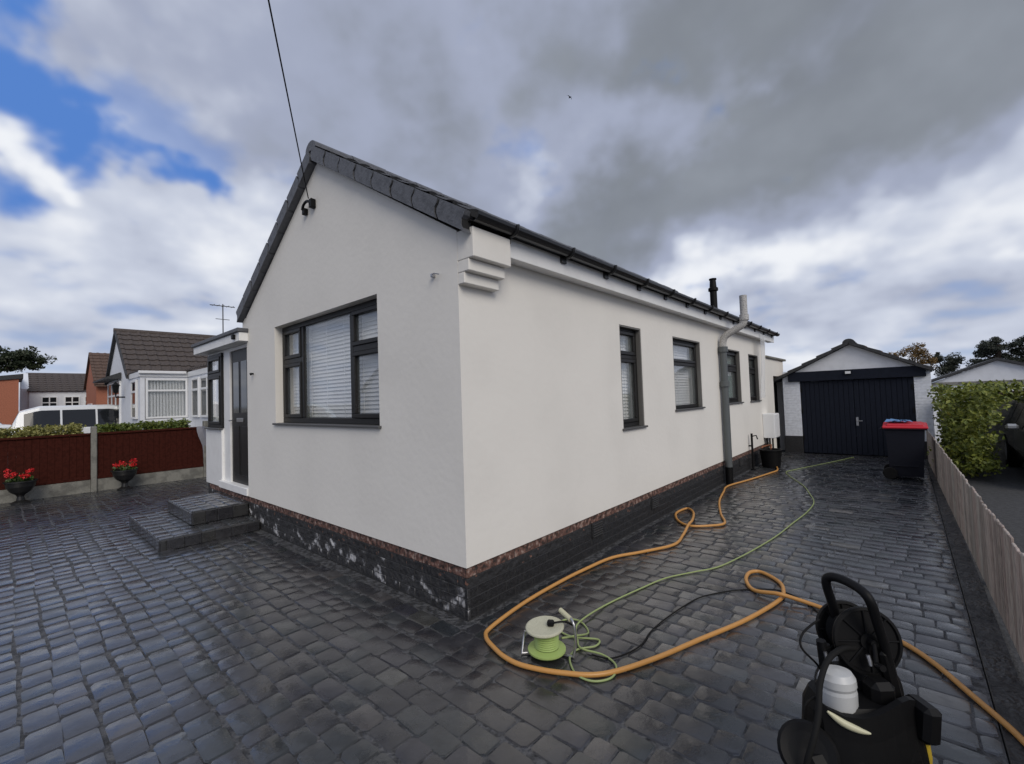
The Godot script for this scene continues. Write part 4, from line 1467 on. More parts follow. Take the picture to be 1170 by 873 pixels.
# ------------------------------------------------------------------ left: brown fence, flowers, hedges
func left_side() -> void:
	var X := -10.7
	var fc := thing("board_fence", "low dark red-brown board fence on a concrete gravel board", "fence", Vector3(X, 0, 0.5))
	var posts := [-3.05, -1.0, 1.06, 3.1, 5.1]
	for i in posts.size() - 1:
		var z0: float = posts[i] + 0.05
		var z1: float = posts[i + 1] - 0.05
		var b := MB.new()
		b.span(Vector3(X - 0.03, -0.03, z0), Vector3(X + 0.03, 0.262, z1), 0.006)
		part(fc, "gravel_board", b, M.concrete)
		var n := 18
		for k in n:
			var a := lerpf(z0, z1, float(k) / n)
			var e := lerpf(z0, z1, float(k + 1) / n)
			b = MB.new()
			b.span(Vector3(X - 0.012, 0.264, a + 0.0002), Vector3(X + 0.012 + 0.002 * (k % 2), 1.215, e - 0.0002), 0.005)
			part(fc, "board", b, M.fence_brown)
		b = MB.new()
		b.span(Vector3(X - 0.03, 1.216, z0), Vector3(X + 0.045, 1.262, z1), 0.006)
		part(fc, "capping_rail", b, M.fence_brown)
		b = MB.new()
		b.span(Vector3(X + 0.017, 0.264, z0), Vector3(X + 0.04, 0.33, z1), 0.005)
		part(fc, "bottom_rail", b, M.fence_brown)
	for p in posts:
		var b := MB.new()
		b.span(Vector3(X - 0.055, -0.03, p - 0.049), Vector3(X + 0.075, 1.40, p + 0.049), 0.012)
		part(fc, "post", b, M.concrete)
	# flower bowls
	for k in 2:
		var at := Vector3(-10.30, 0, [0.60, 2.13][k])
		var t := thing("flower_bowl", ["black pedestal bowl of red flowers beside the concrete fence post", "black pedestal bowl of red flowers against the middle of a brown fence panel"][k], "planter", at, "black pedestal flower bowls")
		var b := MB.new()
		b.lathe([Vector2(0, 0.011), Vector2(0.13, 0.011), Vector2(0.13, 0.03), Vector2(0.06, 0.07), Vector2(0.05, 0.14), Vector2(0.07, 0.18)], 20, Transform3D(Basis(), at))
		part(t, "pedestal", b, M.pot_black)
		b = MB.new()
		b.lathe([Vector2(0.0, 0.16), Vector2(0.07, 0.175), Vector2(0.14, 0.23), Vector2(0.20, 0.33), Vector2(0.215, 0.41), Vector2(0.235, 0.415), Vector2(0.235, 0.44), Vector2(0.21, 0.44), Vector2(0.19, 0.38), Vector2(0.0, 0.38)], 24, Transform3D(Basis(), at))
		part(t, "bowl", b, M.pot_black)
		var pl := thing("geranium", ["red geranium growing in the bowl beside the concrete fence post", "red geranium growing in the bowl against the middle of the fence panel"][k], "flower", at + Vector3(0, 0.39, 0), "red geraniums in the bowls")
		b = MB.new()
		for i in 26:
			clump(b, at + Vector3(rng.randf_range(-0.17, 0.17), 0.45 + rng.randf_range(-0.02, 0.06), rng.randf_range(-0.17, 0.17)), Vector3(0.05, 0.04, 0.05), 8, 0.06, Color(0.03, 0.06, 0.015), Color(0.08, 0.13, 0.03), Vector3(0, 0.8, 0))
		part(pl, "leaves", b, M.leaf)
		for i in 9:
			var p := at + Vector3(rng.randf_range(-0.16, 0.16), 0.52 + rng.randf_range(0.0, 0.13), rng.randf_range(-0.18, 0.18))
			b = MB.new()
			for j in 26:
				leaf(b, p + rnd_dir() * rng.randf_range(0.025, 0.048), 0.04)
			part(pl, "flower_head", b, M.petal)
		b = MB.new()
		b.col = Color(0.05, 0.09, 0.02)
		for i in 9:
			b.tube([at + Vector3(rng.randf_range(-0.1, 0.1), 0.38, rng.randf_range(-0.1, 0.1)), at + Vector3(rng.randf_range(-0.16, 0.16), 0.58, rng.randf_range(-0.16, 0.16))], 0.005, 4)
		part(pl, "stems", b, M.leaf)
	# hedges behind the fence
	for k in 2:
		var z0: float = [1.2, -0.75][k]
		var z1: float = [4.2, 0.95][k]
		var hd := thing("hedge", ["clipped yellow-green hedge showing over the brown fence", "clipped darker green hedge behind the fence near the porch"][k], "hedge", Vector3(-11.35, -0.03, (z0 + z1) * 0.5))
		var b := MB.new()
		var zz := z0
		while zz < z1:
			b.tube([Vector3(-11.35, -0.03, zz), Vector3(-11.35 + rng.randf_range(-0.1, 0.1), 1.1, zz + rng.randf_range(-0.1, 0.1))], 0.015, 5)
			zz += 0.3
		part(hd, "stems", b, M.bark)
		b = MB.new()
		var c0: Color = [Color(0.15, 0.155, 0.035), Color(0.06, 0.095, 0.015)][k]
		var c1: Color = [Color(0.34, 0.31, 0.10), Color(0.16, 0.19, 0.03)][k]
		for i in int((z1 - z0) * 480):
			clump(b, Vector3(-11.35 + rng.randf_range(-0.32, 0.32), rng.randf_range(0.9, [1.41, 1.39][k]) + rng.randf() * rng.randf() * 0.06, rng.randf_range(z0, z1)), Vector3(0.09, 0.06, 0.09), 14, 0.06, c0, c1, Vector3(0, 0.6, 0))
		part(hd, "foliage", b, M.leaf)
	# grey sheet hanging from the fence end beside the porch
	var b := MB.new()
	var prev := []
	for i in 9:
		var t := i / 8.0
		var y := lerpf(1.27, 0.30, t)
		var z := lerpf(-0.80, -1.0, t) + 0.02 * sin(t * 9.0)
		var row := [Vector3(X + 0.06 + 0.02 * sin(t * 6.0), y, z), Vector3(X + 0.10 + 0.03 * sin(t * 5.0 + 1.0), y, z - 0.10 - 0.05 * t), Vector3(X + 0.06, y, z - 0.20 - 0.05 * t)]
		if prev:
			for k in 2:
				b.quad_out(prev[k], prev[k + 1], row[k + 1], row[k], Vector3(X - 1.0, 0.7, -1.0))
		prev = row
	var tp := part(self, "grey_sheet", b, M.tarp)
	meta(tp, "strip of grey sheeting draped over the brown fence beside the porch", "sheet")


# ------------------------------------------------------------------ houses and cars beyond
func plain_window(parent: Node3D, o: Vector3, u: Vector3, nrm: Vector3, w: float, h: float, nx: int, drape := false) -> void:
	var cols := []
	for i in nx:
		cols.append([1.0 / nx, [[0.70, false], [0.30, false]]])
	window(parent, "window", o, u, nrm, w, h, cols, -0.05, {"frame": M.white_plastic, "bar": 0.07, "sill": false, "drape": false, "glass": M.dark_glass if not drape else M.glass})

func distance() -> void:
	# white neighbour
	var h := thing("neighbour_bungalow", "white neighbouring bungalow with brown tiled roof and bay windows beyond the fence", "house", Vector3(-18.5, 0, -4.5))
	var b := MB.new()
	b.prism(PackedVector2Array([Vector2(-22.26, -0.03), Vector2(-17.60, -0.03), Vector2(-17.60, 3.0), Vector2(-19.94, 4.76), Vector2(-22.26, 3.0)]), 9.0, Transform3D(Basis(), Vector3(0, 0, -9.5)))
	part(h, "gable_wall", b, M.white_wall)
	b = MB.new()
	b.span(Vector3(-17.599, -0.03, -0.502), Vector3(-15.70, 1.42, -1.77))
	b.span(Vector3(-17.599, 2.74, -0.502), Vector3(-15.70, 2.86, -1.77))
	b.span(Vector3(-17.599, 1.42, -0.502), Vector3(-17.0, 2.74, -0.62))
	b.span(Vector3(-16.05, 1.42, -0.502), Vector3(-15.70, 2.74, -0.62))
	b.span(Vector3(-17.599, -0.03, -1.771), Vector3(-12.4, 2.86, -9.5))
	part(h, "bay_wall", b, M.white_wall)
	b = MB.new()
	b.span(Vector3(-17.6, 2.80, -0.47), Vector3(-15.66, 2.97, -0.501), 0.004)
	b.span(Vector3(-15.699, 2.80, -0.502), Vector3(-15.66, 2.97, -1.74), 0.004)
	b.span(Vector3(-15.66, 2.80, -1.74), Vector3(-12.36, 2.97, -1.771), 0.004)
	b.span(Vector3(-15.64, 2.90, -0.44), Vector3(-15.56, 2.985, -1.70), 0.01)
	part(h, "fascia_board", b, M.white_plastic)
	b = MB.new()
	b.span(Vector3(-17.6, 2.975, -0.46), Vector3(-15.6, 3.02, -6.0))
	part(h, "bay_roof", b, M.neighbour_tile)
	window(h, "window", Vector3(-15.70, 1.44, -0.64), Vector3(0, 0, -1), Vector3(1, 0, 0), 1.12, 1.30, [[1.0, [[0.70, false], [0.30, false]]]], 0.0, {"frame": M.white_plastic, "bar": 0.06, "sill": false, "drape": true})
	plain_window(h, Vector3(-16.95, 1.44, -0.50), Vector3(1, 0, 0), Vector3(0, 0, 1), 0.85, 1.28, 1)
	plain_window(h, Vector3(-15.1, 1.44, -1.77), Vector3(1, 0, 0), Vector3(0, 0, 1), 0.8, 1.28, 1)
	plain_window(h, Vector3(-14.1, 1.44, -1.77), Vector3(1, 0, 0), Vector3(0, 0, 1), 1.4, 1.28, 2)
	plain_window(h, Vector3(-22.1, 1.10, -0.50), Vector3(1, 0, 0), Vector3(0, 0, 1), 2.9, 1.75, 3)
	b = MB.new()
	b.prism(PackedVector2Array([Vector2(-0.46, 2.92), Vector2(0.0, 2.90), Vector2(0.0, 2.96), Vector2(-0.46, 3.16)]), 3.2, Transform3D(Basis(Vector3(0, 0, 1), Vector3.UP, Vector3(1, 0, 0)), Vector3(-22.3, 0, -0.02)))
	part(h, "canopy", b, M.tile_dark)
	b = MB.new()
	b.lathe([Vector2(0, 2.35), Vector2(0.07, 2.38), Vector2(0.10, 2.62), Vector2(0.13, 2.64), Vector2(0.0, 2.78)], 8, Transform3D(Basis(), Vector3(-18.4, 0, -0.25)))
	b.tube([Vector3(-18.4, 2.36, -0.25), Vector3(-18.4, 2.22, -0.25), Vector3(-18.4, 2.22, -0.5)], 0.025, 6)
	part(h, "wall_lantern", b, M.black_plastic)
	var rf := node(h, "roof", Vector3(-19.94, 3.0, -4.5))
	var down := Vector3(2.34, -1.76, 0).normalized()
	b = MB.new()
	b.prism(PackedVector2Array([Vector2(-19.94, 4.80), Vector2(-17.40, 2.89), Vector2(-17.40, 2.82), Vector2(-19.94, 4.72), Vector2(-22.48, 2.82), Vector2(-22.48, 2.89)]), 9.0, Transform3D(Basis(), Vector3(0, 0, -9.4)))
	part(rf, "deck", b, M.tile_dark)
	b = MB.new()
	tile_field(b, Vector3(-19.94, 4.82, -0.42), Vector3(0, 0, -1), down, 8.8, 3.15, 0.30, 9)
	part(rf, "tiles", b, M.neighbour_tile).set_meta("kind", "stuff")
	b = MB.new()
	b.tube([Vector3(-19.94, 4.80, -0.38), Vector3(-19.94, 4.80, -9.4)], 0.10, 8)
	part(rf, "ridge", b, M.neighbour_tile)
	b = MB.new()
	for sg in [1.0, -1.0]:
		b.prism(PackedVector2Array([Vector2(-19.94, 4.86), Vector2(-19.94 + sg * 2.5, 2.98), Vector2(-19.94 + sg * 2.5, 2.86), Vector2(-19.94, 4.72)]), 0.05, Transform3D(Basis(), Vector3(0, 0, -0.44 + 0.003 * sg)))
	part(rf, "bargeboard", b, M.tile_dark)
	# hipped roof over the projecting wing
	b = MB.new()
	tile_field(b, Vector3(-17.6, 4.35, -5.2), Vector3(1, 0, 0), Vector3(0, -1.35, 3.5).normalized(), 5.4, 3.72, 0.30, 9)
	part(rf, "wing_tiles", b, M.neighbour_tile).set_meta("kind", "stuff")
	b = MB.new()
	b.tube([Vector3(-18.3, 4.2, -3.56), Vector3(-18.3, 5.98, -3.56)], 0.022, 6)
	b.tube([Vector3(-18.3, 5.90, -4.0), Vector3(-18.3, 5.90, -3.1)], 0.018, 5)
	for k in 5:
		b.tube([Vector3(-18.45, 5.90, -3.9 + k * 0.17), Vector3(-18.1, 5.90, -3.9 + k * 0.17)], 0.011, 4)
	b.tube([Vector3(-18.3, 5.35, -3.8), Vector3(-18.3, 5.35, -3.3)], 0.014, 5)
	var ae := part(self, "television_aerial", b, M.sill)
	meta(ae, "thin television aerial on a pole above the neighbour's tiled roof", "aerial")
	# red brick house
	h = thing("brick_house", "red brick house with steep brown tiled gable behind the white neighbour", "house", Vector3(-38, 0, -6))
	b = MB.new()
	b.prism(PackedVector2Array([Vector2(-40.6, -0.03), Vector2(-35.4, -0.03), Vector2(-35.4, 3.55), Vector2(-37.94, 5.55), Vector2(-40.6, 3.55)]), 9.0, Transform3D(Basis(), Vector3(0, 0, -10.42)))
	part(h, "wall", b, M.red_wall)
	b = MB.new()
	b.prism(PackedVector2Array([Vector2(-37.94, 5.68), Vector2(-35.0, 3.42), Vector2(-35.0, 3.32), Vector2(-37.94, 5.55), Vector2(-40.9, 3.32), Vector2(-40.9, 3.42)]), 9.2, Transform3D(Basis(), Vector3(0, 0, -10.5)))
	var r2 := part(h, "roof", b, M.brown_tile)
	b = MB.new()
	tile_field(b, Vector3(-37.94, 5.70, -1.3), Vector3(0, 0, -1), Vector3(2.94, -2.26, 0).normalized(), 9.0, 3.7, 0.36, 10)
	part(r2, "tiles", b, M.brown_tile).set_meta("kind", "stuff")
	plain_window(h, Vector3(-39.4, 1.0, -1.42), Vector3(1, 0, 0), Vector3(0, 0, 1), 2.2, 1.3, 2)
	# grey roofed white house
	h = thing("grey_roofed_house", "white house with broad grey roof seen over the parked white cars", "house", Vector3(-46, 0, -2))
	b = MB.new()
	b.span(Vector3(-50, -0.03, -4.2), Vector3(-45.0, 3.40, 1.2))
	part(h, "wall", b, M.white_wall)
	b = MB.new()
	b.prism(PackedVector2Array([Vector2(-50.4, -0.03), Vector2(-45.2, -0.03), Vector2(-45.2, 3.6), Vector2(-47.8, 4.9), Vector2(-50.4, 3.6)]), 0.4, Transform3D(Basis(), Vector3(0, 0, 1.201)))
	part(h, "gable_wall", b, M.white_wall)
	b = MB.new()
	tile_field(b, Vector3(-48.0, 4.92, 1.25), Vector3(0, 0, -1), Vector3(3.2, -1.55, 0).normalized(), 5.6, 3.5, 0.40, 9)
	b.prism(PackedVector2Array([Vector2(-48.0, 4.95), Vector2(-51.0, 3.5), Vector2(-51.0, 3.4), Vector2(-48.0, 4.85), Vector2(-44.9, 3.38), Vector2(-44.9, 3.42)]), 5.6, Transform3D(Basis(), Vector3(0, 0, -4.3)))
	part(h, "roof", b, M.neighbour_tile)
	for z in [0.6, -0.6, -1.7, -2.8]:
		plain_window(h, Vector3(-45.0, 1.5, z), Vector3(0, 0, -1), Vector3(1, 0, 0), 0.85, 1.5, 2)
	b = MB.new()
	tile_field(b, Vector3(-44.6, 4.2, -2.2), Vector3(0, 0, -1), Vector3(2.2, -1.5, 0).normalized(), 2.4, 2.5, 0.40, 6)
	b.span(Vector3(-44.9, -0.03, -2.3), Vector3(-42.8, 2.9, -4.4))
	part(h, "lower_wing", b, M.brown_tile)
	# red brick gable end on the left
	h = thing("brick_gable_house", "red brick house end with sloping grey roof at the road", "house", Vector3(-48, 0, 4.5))
	b = MB.new()
	b.prism(PackedVector2Array([Vector2(-1.75, -0.03), Vector2(-8.5, -0.03), Vector2(-8.5, 3.2), Vector2(-1.75, 4.15)]), 5.0, Transform3D(Basis(Vector3(0, 0, -1), Vector3.UP, Vector3(1, 0, 0)), Vector3(-46.5, 0, 0)))
	part(h, "wall", b, M.red_wall)
	b = MB.new()
	b.prism(PackedVector2Array([Vector2(-1.55, 4.45), Vector2(-8.7, 3.4), Vector2(-8.7, 3.2), Vector2(-1.55, 4.15)]), 5.2, Transform3D(Basis(Vector3(0, 0, -1), Vector3.UP, Vector3(1, 0, 0)), Vector3(-46.6, 0, 0)))
	part(h, "roof", b, M.tile_dark)
	# the house across the road that the big window mirrors
	h = thing("opposite_house", "white gabled house across the road", "house", Vector3(-30, 0, 24))
	b = MB.new()
	b.prism(PackedVector2Array([Vector2(-36, -0.03), Vector2(-24, -0.03), Vector2(-24, 3.0), Vector2(-30, 6.5), Vector2(-36, 3.0)]), 8.0, Transform3D(Basis(), Vector3(0, 0, 20)))
	part(h, "wall", b, M.white_wall)
	b = MB.new()
	b.prism(PackedVector2Array([Vector2(-30, 6.8), Vector2(-23.4, 2.9), Vector2(-23.4, 2.75), Vector2(-30, 6.5), Vector2(-36.6, 2.75), Vector2(-36.6, 2.9)]), 8.6, Transform3D(Basis(), Vector3(0, 0, 19.7)))
	part(h, "roof", b, M.tile_dark)
	# cars
	var suv := [[0.0, 0.50], [0.012, 0.62], [0.06, 0.92], [0.16, 1.0], [0.55, 1.0], [0.66, 0.95], [0.77, 0.64], [0.96, 0.58], [1.0, 0.42]]
	car("white_estate_car", "large white estate car with dark tinted windows parked beyond the yellow-green hedge", Vector3(-20.6, -0.03, -0.05), PI / 2, 4.7, 2.02, 2.0, suv, M.car_white, 0.075, 0.66, [[0.665, 0.765], [0.014, 0.058]])
	car("white_car", "white car mostly hidden behind the large white estate car", Vector3(-26.0, -0.03, 3.6), PI / 2, 4.4, 2.15, 2.0, suv, M.car_white, 0.075, 0.66, [[0.665, 0.765], [0.014, 0.058]])
	car("pale_blue_car", "pale blue car parked in front of the large white estate car", Vector3(-15.4, -0.03, 4.3), PI / 2, 4.2, 1.85, 1.75, [[0.0, 0.42], [0.03, 0.66], [0.10, 0.90], [0.25, 1.0], [0.50, 0.985], [0.72, 0.76], [0.93, 0.68], [1.0, 0.40]], M.car_blue, 0.14, 0.66, [[0.53, 0.70], [0.035, 0.10]])
	# pine on the left
	tree("pine_tree", "dark spreading pine over the red brick gable end", "", Vector3(-32.0, -0.03, 3.6), 4.4, [[Vector3(0, 4.75, -1.2), Vector3(0.9, 0.5, 0.9)], [Vector3(0, 4.8, -2.2), Vector3(0.8, 0.5, 0.7)], [Vector3(0, 4.7, -0.3), Vector3(0.9, 0.5, 0.8)], [Vector3(0, 4.35, -1.8), Vector3(0.7, 0.34, 0.7)], [Vector3(0, 4.4, 0.5), Vector3(0.8, 0.45, 0.7)], [Vector3(0, 4.35, -0.8), Vector3(0.8, 0.4, 0.7)]], Color(0.018, 0.028, 0.012), Color(0.045, 0.058, 0.025), 0.12, 120, 0.2)
	# telephone cable to the gable
	b = MB.new()
	var pts := []
	var p0 := Vector3(-2.42, 4.06, 0.06)
	var p1 := CAM + Vector3(-0.719, 0.639, -0.272) * 4.3
	var dir := (p1 - p0)
	for k in 33:
		var t := k / 32.0 * 7.0
		pts.append(p0 + dir * t + Vector3(0, 0.004 * t * (t - 7.0) * dir.length(), 0))
	b.tube(pts, 0.006, 5)
	var tc := part(self, "telephone_cable", b, M.black_rubber)
	meta(tc, "thin dark overhead telephone cable running to the bracket under the gable", "cable")
	# a bird
	b = MB.new()
	var bp := CAM + Vector3(-0.445, 0.561, -0.698) * 38.0
	b.tube([bp + Vector3(-0.10, 0, 0), bp + Vector3(-0.03, 0, 0), bp + Vector3(0.06, 0.01, 0), bp + Vector3(0.12, 0.02, 0)], [0.01, 0.035, 0.03, 0.008], 6)
	for sg in [1.0, -1.0]:
		b.quad(bp + Vector3(-0.04, 0.02, 0), bp + Vector3(0.05, 0.02, 0), bp + Vector3(0.02, 0.07, sg * 0.18), bp + Vector3(-0.02, 0.07, sg * 0.18))
		b.quad(bp + Vector3(-0.02, 0.07, sg * 0.18), bp + Vector3(0.02, 0.07, sg * 0.18), bp + Vector3(-0.06, 0.03, sg * 0.32), bp + Vector3(-0.07, 0.03, sg * 0.31))
	var bd := part(self, "bird", b, M.black_rubber)
	meta(bd, "small dark bird flying under the grey clouds", "bird")


# ------------------------------------------------------------------ pipes, hose, reel
func V(x: float, z: float, y := 0.0) -> Vector3:
	return Vector3(x, y, z)

func yard_things() -> void:
	# soil stack on the side wall
	var s := thing("soil_pipe", "grey upright drain pipe with pale crooked stack rising past the eaves", "pipe", Vector3(0.08, 0, -6.45))
	var b := MB.new()
	b.lathe([Vector2(0.062, 0.30), Vector2(0.062, 2.46)], 16, Transform3D(Basis(), Vector3(0.082, 0, -6.45)))
	part(s, "lower_pipe", b, M.grey_pipe)
	b = MB.new()
	for y in [1.78, 2.42]:
		b.lathe([Vector2(0.06, y), Vector2(0.084, y + 0.005), Vector2(0.084, y + 0.10), Vector2(0.06, y + 0.105)], 16, Transform3D(Basis(), Vector3(0.082, 0, -6.45)))
	part(s, "collar", b, M.grey_pipe)
	b = MB.new()
	b.lathe([Vector2(0.0, 0.005), Vector2(0.064, 0.005), Vector2(0.064, 0.30), Vector2(0.070, 0.31)], 16, Transform3D(Basis(), Vector3(0.082, 0, -6.45)))
	part(s, "foot", b, M.black_plastic)
	b = MB.new()
	b.tube(smooth_path([Vector3(0.082, 2.47, -6.45), Vector3(0.086, 2.60, -6.45), Vector3(0.14, 2.72, -6.45), Vector3(0.33, 2.83, -6.47), Vector3(0.43, 2.90, -6.48), Vector3(0.46, 3.0, -6.48)], 5), 0.062, 14)
	part(s, "bend", b, M.pale_pipe)
	b = MB.new()
	b.lathe([Vector2(0.062, 2.96), Vector2(0.078, 2.97), Vector2(0.078, 3.07), Vector2(0.062, 3.075), Vector2(0.062, 3.42), Vector2(0.055, 3.42), Vector2(0.055, 3.1)], 16, Transform3D(Basis(), Vector3(0.46, 0, -6.48)))
	part(s, "upper_stack", b, M.pale_pipe)
	# white box on the wall
	var mb := thing("wall_box", "white metal box fixed low on the side wall above the black tub", "box", Vector3(0.12, 0.55, -9.75))
	b = MB.new()
	b.span(Vector3(0.002, 0.56, -9.55), Vector3(0.25, 1.13, -10.05), 0.01)
	part(mb, "case", b, M.white_plastic)
	b = MB.new()
	b.span(Vector3(0.2505, 0.58, -9.57), Vector3(0.262, 1.11, -10.03), 0.006)
	part(mb, "door", b, M.white_plastic)
	b = MB.new()
	for k in 3:
		b.tube([Vector3(0.06 + k * 0.06, 0.56, -9.62), Vector3(0.06 + k * 0.06, 0.012, -9.62)], 0.018, 8)
	part(mb, "pipes", b, M.black_plastic)
	# tub
	var tb := thing("black_tub", "round black tub of rubbish at the foot of the side wall", "tub", Vector3(0.30, 0, -8.75))
	b = MB.new()
	b.lathe([Vector2(0, 0.011), Vector2(0.17, 0.011), Vector2(0.215, 0.37), Vector2(0.235, 0.375), Vector2(0.235, 0.40), Vector2(0.20, 0.40), Vector2(0.18, 0.30), Vector2(0, 0.30)], 24, Transform3D(Basis(), Vector3(0.30, 0, -8.75)))
	part(tb, "tub", b, M.black_plastic)
	b = MB.new()
	b.tube([Vector3(0.10, 0.30, -8.75), Vector3(0.10, 0.42, -8.95), Vector3(0.28, 0.47, -8.95), Vector3(0.30, 0.40, -8.80)], 0.02, 6)
	part(tb, "rim_handle", b, M.rust)
	b = MB.new()
	b.tube([Vector3(0.07, 0.012, -8.2), Vector3(0.07, 0.78, -8.2)], 0.022, 8)
	b.tube([Vector3(0.07, 0.72, -8.2), Vector3(0.16, 0.74, -8.2), Vector3(0.18, 0.66, -8.2)], 0.014, 6)
	b.span(Vector3(0.002, 0.50, -8.215), Vector3(0.07, 0.53, -8.185))
	b.lathe([Vector2(0.0, 0.011), Vector2(0.05, 0.011), Vector2(0.05, 0.03), Vector2(0.0, 0.03)], 12, Transform3D(Basis(), Vector3(0.07, 0, -8.2)))
	var tap := part(self, "standpipe", b, M.black_plastic)
	meta(tap, "slim black standpipe with tap beside the black tub", "pipe")
	# plastic film hanging by the last window
	b = MB.new()
	var prev := []
	for i in 13:
		var t := i / 12.0
		var row := []
		for k in 5:
			row.append(Vector3(0.165 + 0.02 * sin(k * 2.2 + t * 3.0) - 0.05 * t, lerpf(2.98, 1.52, t), -8.98 - k * 0.13 - 0.02 * sin(t * 5.0 + k)))
		if prev:
			for k in 4:
				b.quad(prev[k], row[k], row[k + 1], prev[k + 1])
		prev = row
	var fm := part(self, "plastic_film", b, M.film)
	meta(fm, "strip of clear plastic film hanging from the eaves over the last window", "film")
	# orange hose
	var path := [V(0.28, -9.15, 0.05), V(0.33, -8.95, 0.02), V(0.50, -8.30), V(0.457, -7.836), V(0.30, -6.9), V(0.147, -6.112), V(0.22, -5.6), V(0.371, -4.859), V(0.60, -4.15), V(0.771, -3.719), V(0.66, -3.50), V(0.46, -3.36), V(0.257, -3.513), V(0.10, -3.85), V(0.126, -4.189), V(0.30, -3.95, 0.02), V(0.44, -3.52, 0.035), V(0.475, -3.286, 0.035), V(0.53, -2.95), V(0.575, -2.558), V(0.40, -2.15), V(0.228, -1.814), V(0.17, -1.40), V(0.145, -0.999), V(0.15, -0.50), V(0.206, -0.045), V(0.27, 0.08), V(0.418, 0.149), V(0.56, 0.185), V(0.709, 0.177), V(0.93, 0.09), V(1.132, -0.056), V(1.30, -0.38), V(1.45, -0.787), V(1.62, -1.25), V(1.741, -1.733), V(1.735, -1.95), V(1.667, -2.133), V(1.50, -2.272), V(1.42, -2.20), V(1.44, -2.0), V(1.545, -1.823), V(1.72, -1.77, 0.036), V(1.80, -1.78, 0.03), V(1.994, -1.796), V(2.25, -1.69), V(2.476, -1.543), V(2.62, -1.37), V(2.75, -1.13), V(2.90, -0.83), V(2.955, -0.6), V(2.90, -0.42), V(2.72, -0.36), V(2.58, -0.25), V(2.50, -0.10, 0.06)]
	for i in path.size():
		path[i].y += 0.026
	b = MB.new()
	b.tube(smooth_path(path, 7), 0.0155, 10)
	var ho := part(self, "orange_hose", b, M.orange_hose)
	meta(ho, "long orange garden hose looping over the drive from the tub to the black machine", "hose")
	# cable reel
	var R := Vector3(0.725, 0, -0.03)
	var rl := thing("cable_reel", "extension cable reel with pale top flange and lime green drum", "reel", R)
	b = MB.new()
	b.lathe([Vector2(0.0, 0.035), Vector2(0.115, 0.035), Vector2(0.125, 0.045), Vector2(0.125, 0.055), Vector2(0.08, 0.065)], 28, Transform3D(Basis(), R))
	part(rl, "bottom_flange", b, M.reel_green)
	b = MB.new()
	for k in 8:
		b.lathe([Vector2(0.074, 0.064 + k * 0.0135), Vector2(0.081, 0.070 + k * 0.0135), Vector2(0.074, 0.0765 + k * 0.0135)], 28, Transform3D(Basis(), R))
	b.lathe([Vector2(0.072, 0.06), Vector2(0.072, 0.185)], 24, Transform3D(Basis(), R))
	part(rl, "wound_cable", b, M.reel_green)
	b = MB.new()
	b.lathe([Vector2(0.07, 0.178), Vector2(0.12, 0.184), Vector2(0.128, 0.192), Vector2(0.126, 0.200), Vector2(0.118, 0.204), Vector2(0.06, 0.202), Vector2(0.0, 0.202)], 32, Transform3D(Basis(Vector3(1, 0, 0.2).normalized(), 0.06), R))
	part(rl, "top_flange", b, M.reel_pale)
	b = MB.new()
	b.tube(smooth_path([R + Vector3(-0.13, 0.015, 0.10), R + Vector3(-0.145, 0.10, 0.06), R + Vector3(-0.14, 0.14, 0.05)], 4), 0.009, 6)
	b.tube(smooth_path([R + Vector3(-0.13, 0.020, 0.10), R + Vector3(0.0, 0.018, -0.02), R + Vector3(0.16, 0.020, -0.07)], 4), 0.009, 6)
	b.tube(smooth_path([R + Vector3(0.16, 0.020, -0.07), R + Vector3(0.175, 0.12, -0.08), R + Vector3(0.15, 0.235, -0.09), R + Vector3(0.02, 0.25, -0.14)], 6), 0.009, 7)
	part(rl, "stand", b, M.metal)
	b = MB.new()
	b.tube([R + Vector3(0.13, 0.238, -0.098), R + Vector3(0.02, 0.251, -0.14)], 0.017, 10)
	part(rl, "grip", b, M.cream_plastic)
	b = MB.new()
	b.cbox(R + Vector3(0.035, 0.222, -0.005), Vector3(0.045, 0.035, 0.04), 0.008, Basis(Vector3.UP, 0.5))
	b.tube(smooth_path([R + Vector3(0.05, 0.222, -0.02), R + Vector3(0.10, 0.225, -0.07), R + Vector3(0.14, 0.19, -0.12)], 5), 0.006, 6)
	part(rl, "plug", b, M.black_plastic)
	b = MB.new()
	var gp := [R + Vector3(0.08, 0.10, -0.06), V(0.84, -0.20, 0.08), V(0.80, -0.42), V(0.66, -0.52), V(0.56, -0.46), V(0.60, -0.33), V(0.74, -0.30), V(0.90, -0.38), V(0.93, -0.30), V(0.86, -0.20), V(0.86, -0.10), V(0.93, -0.01), V(1.02, 0.045), V(1.12, 0.027), V(1.18, -0.07), V(1.14, -0.19), V(1.02, -0.24), V(0.88, -0.20, 0.012), V(0.80, -0.28, 0.012), V(0.70, -0.42, 0.014), V(0.68, -0.62, 0.012), V(0.70, -0.947), V(0.77, -1.30), V(0.853, -1.645), V(1.0, -1.93), V(1.143, -2.192), V(1.24, -2.6), V(1.324, -3.092), V(1.39, -3.6), V(1.433, -4.174), V(1.49, -4.9), V(1.481, -5.582), V(1.33, -6.25), V(1.169, -6.831), V(0.86, -7.6), V(0.68, -8.15), V(0.75, -8.5), V(1.006, -9.293), V(1.30, -10.2), V(1.572, -11.1)]
	for i in gp.size():
		gp[i].y += 0.0175
	b.tube(smooth_path(gp, 6), 0.0065, 8)
	var gc := part(self, "green_cable", b, M.green_cable)
	meta(gc, "pale green extension cable trailing from the reel to the garage doors", "cable")
	b = MB.new()
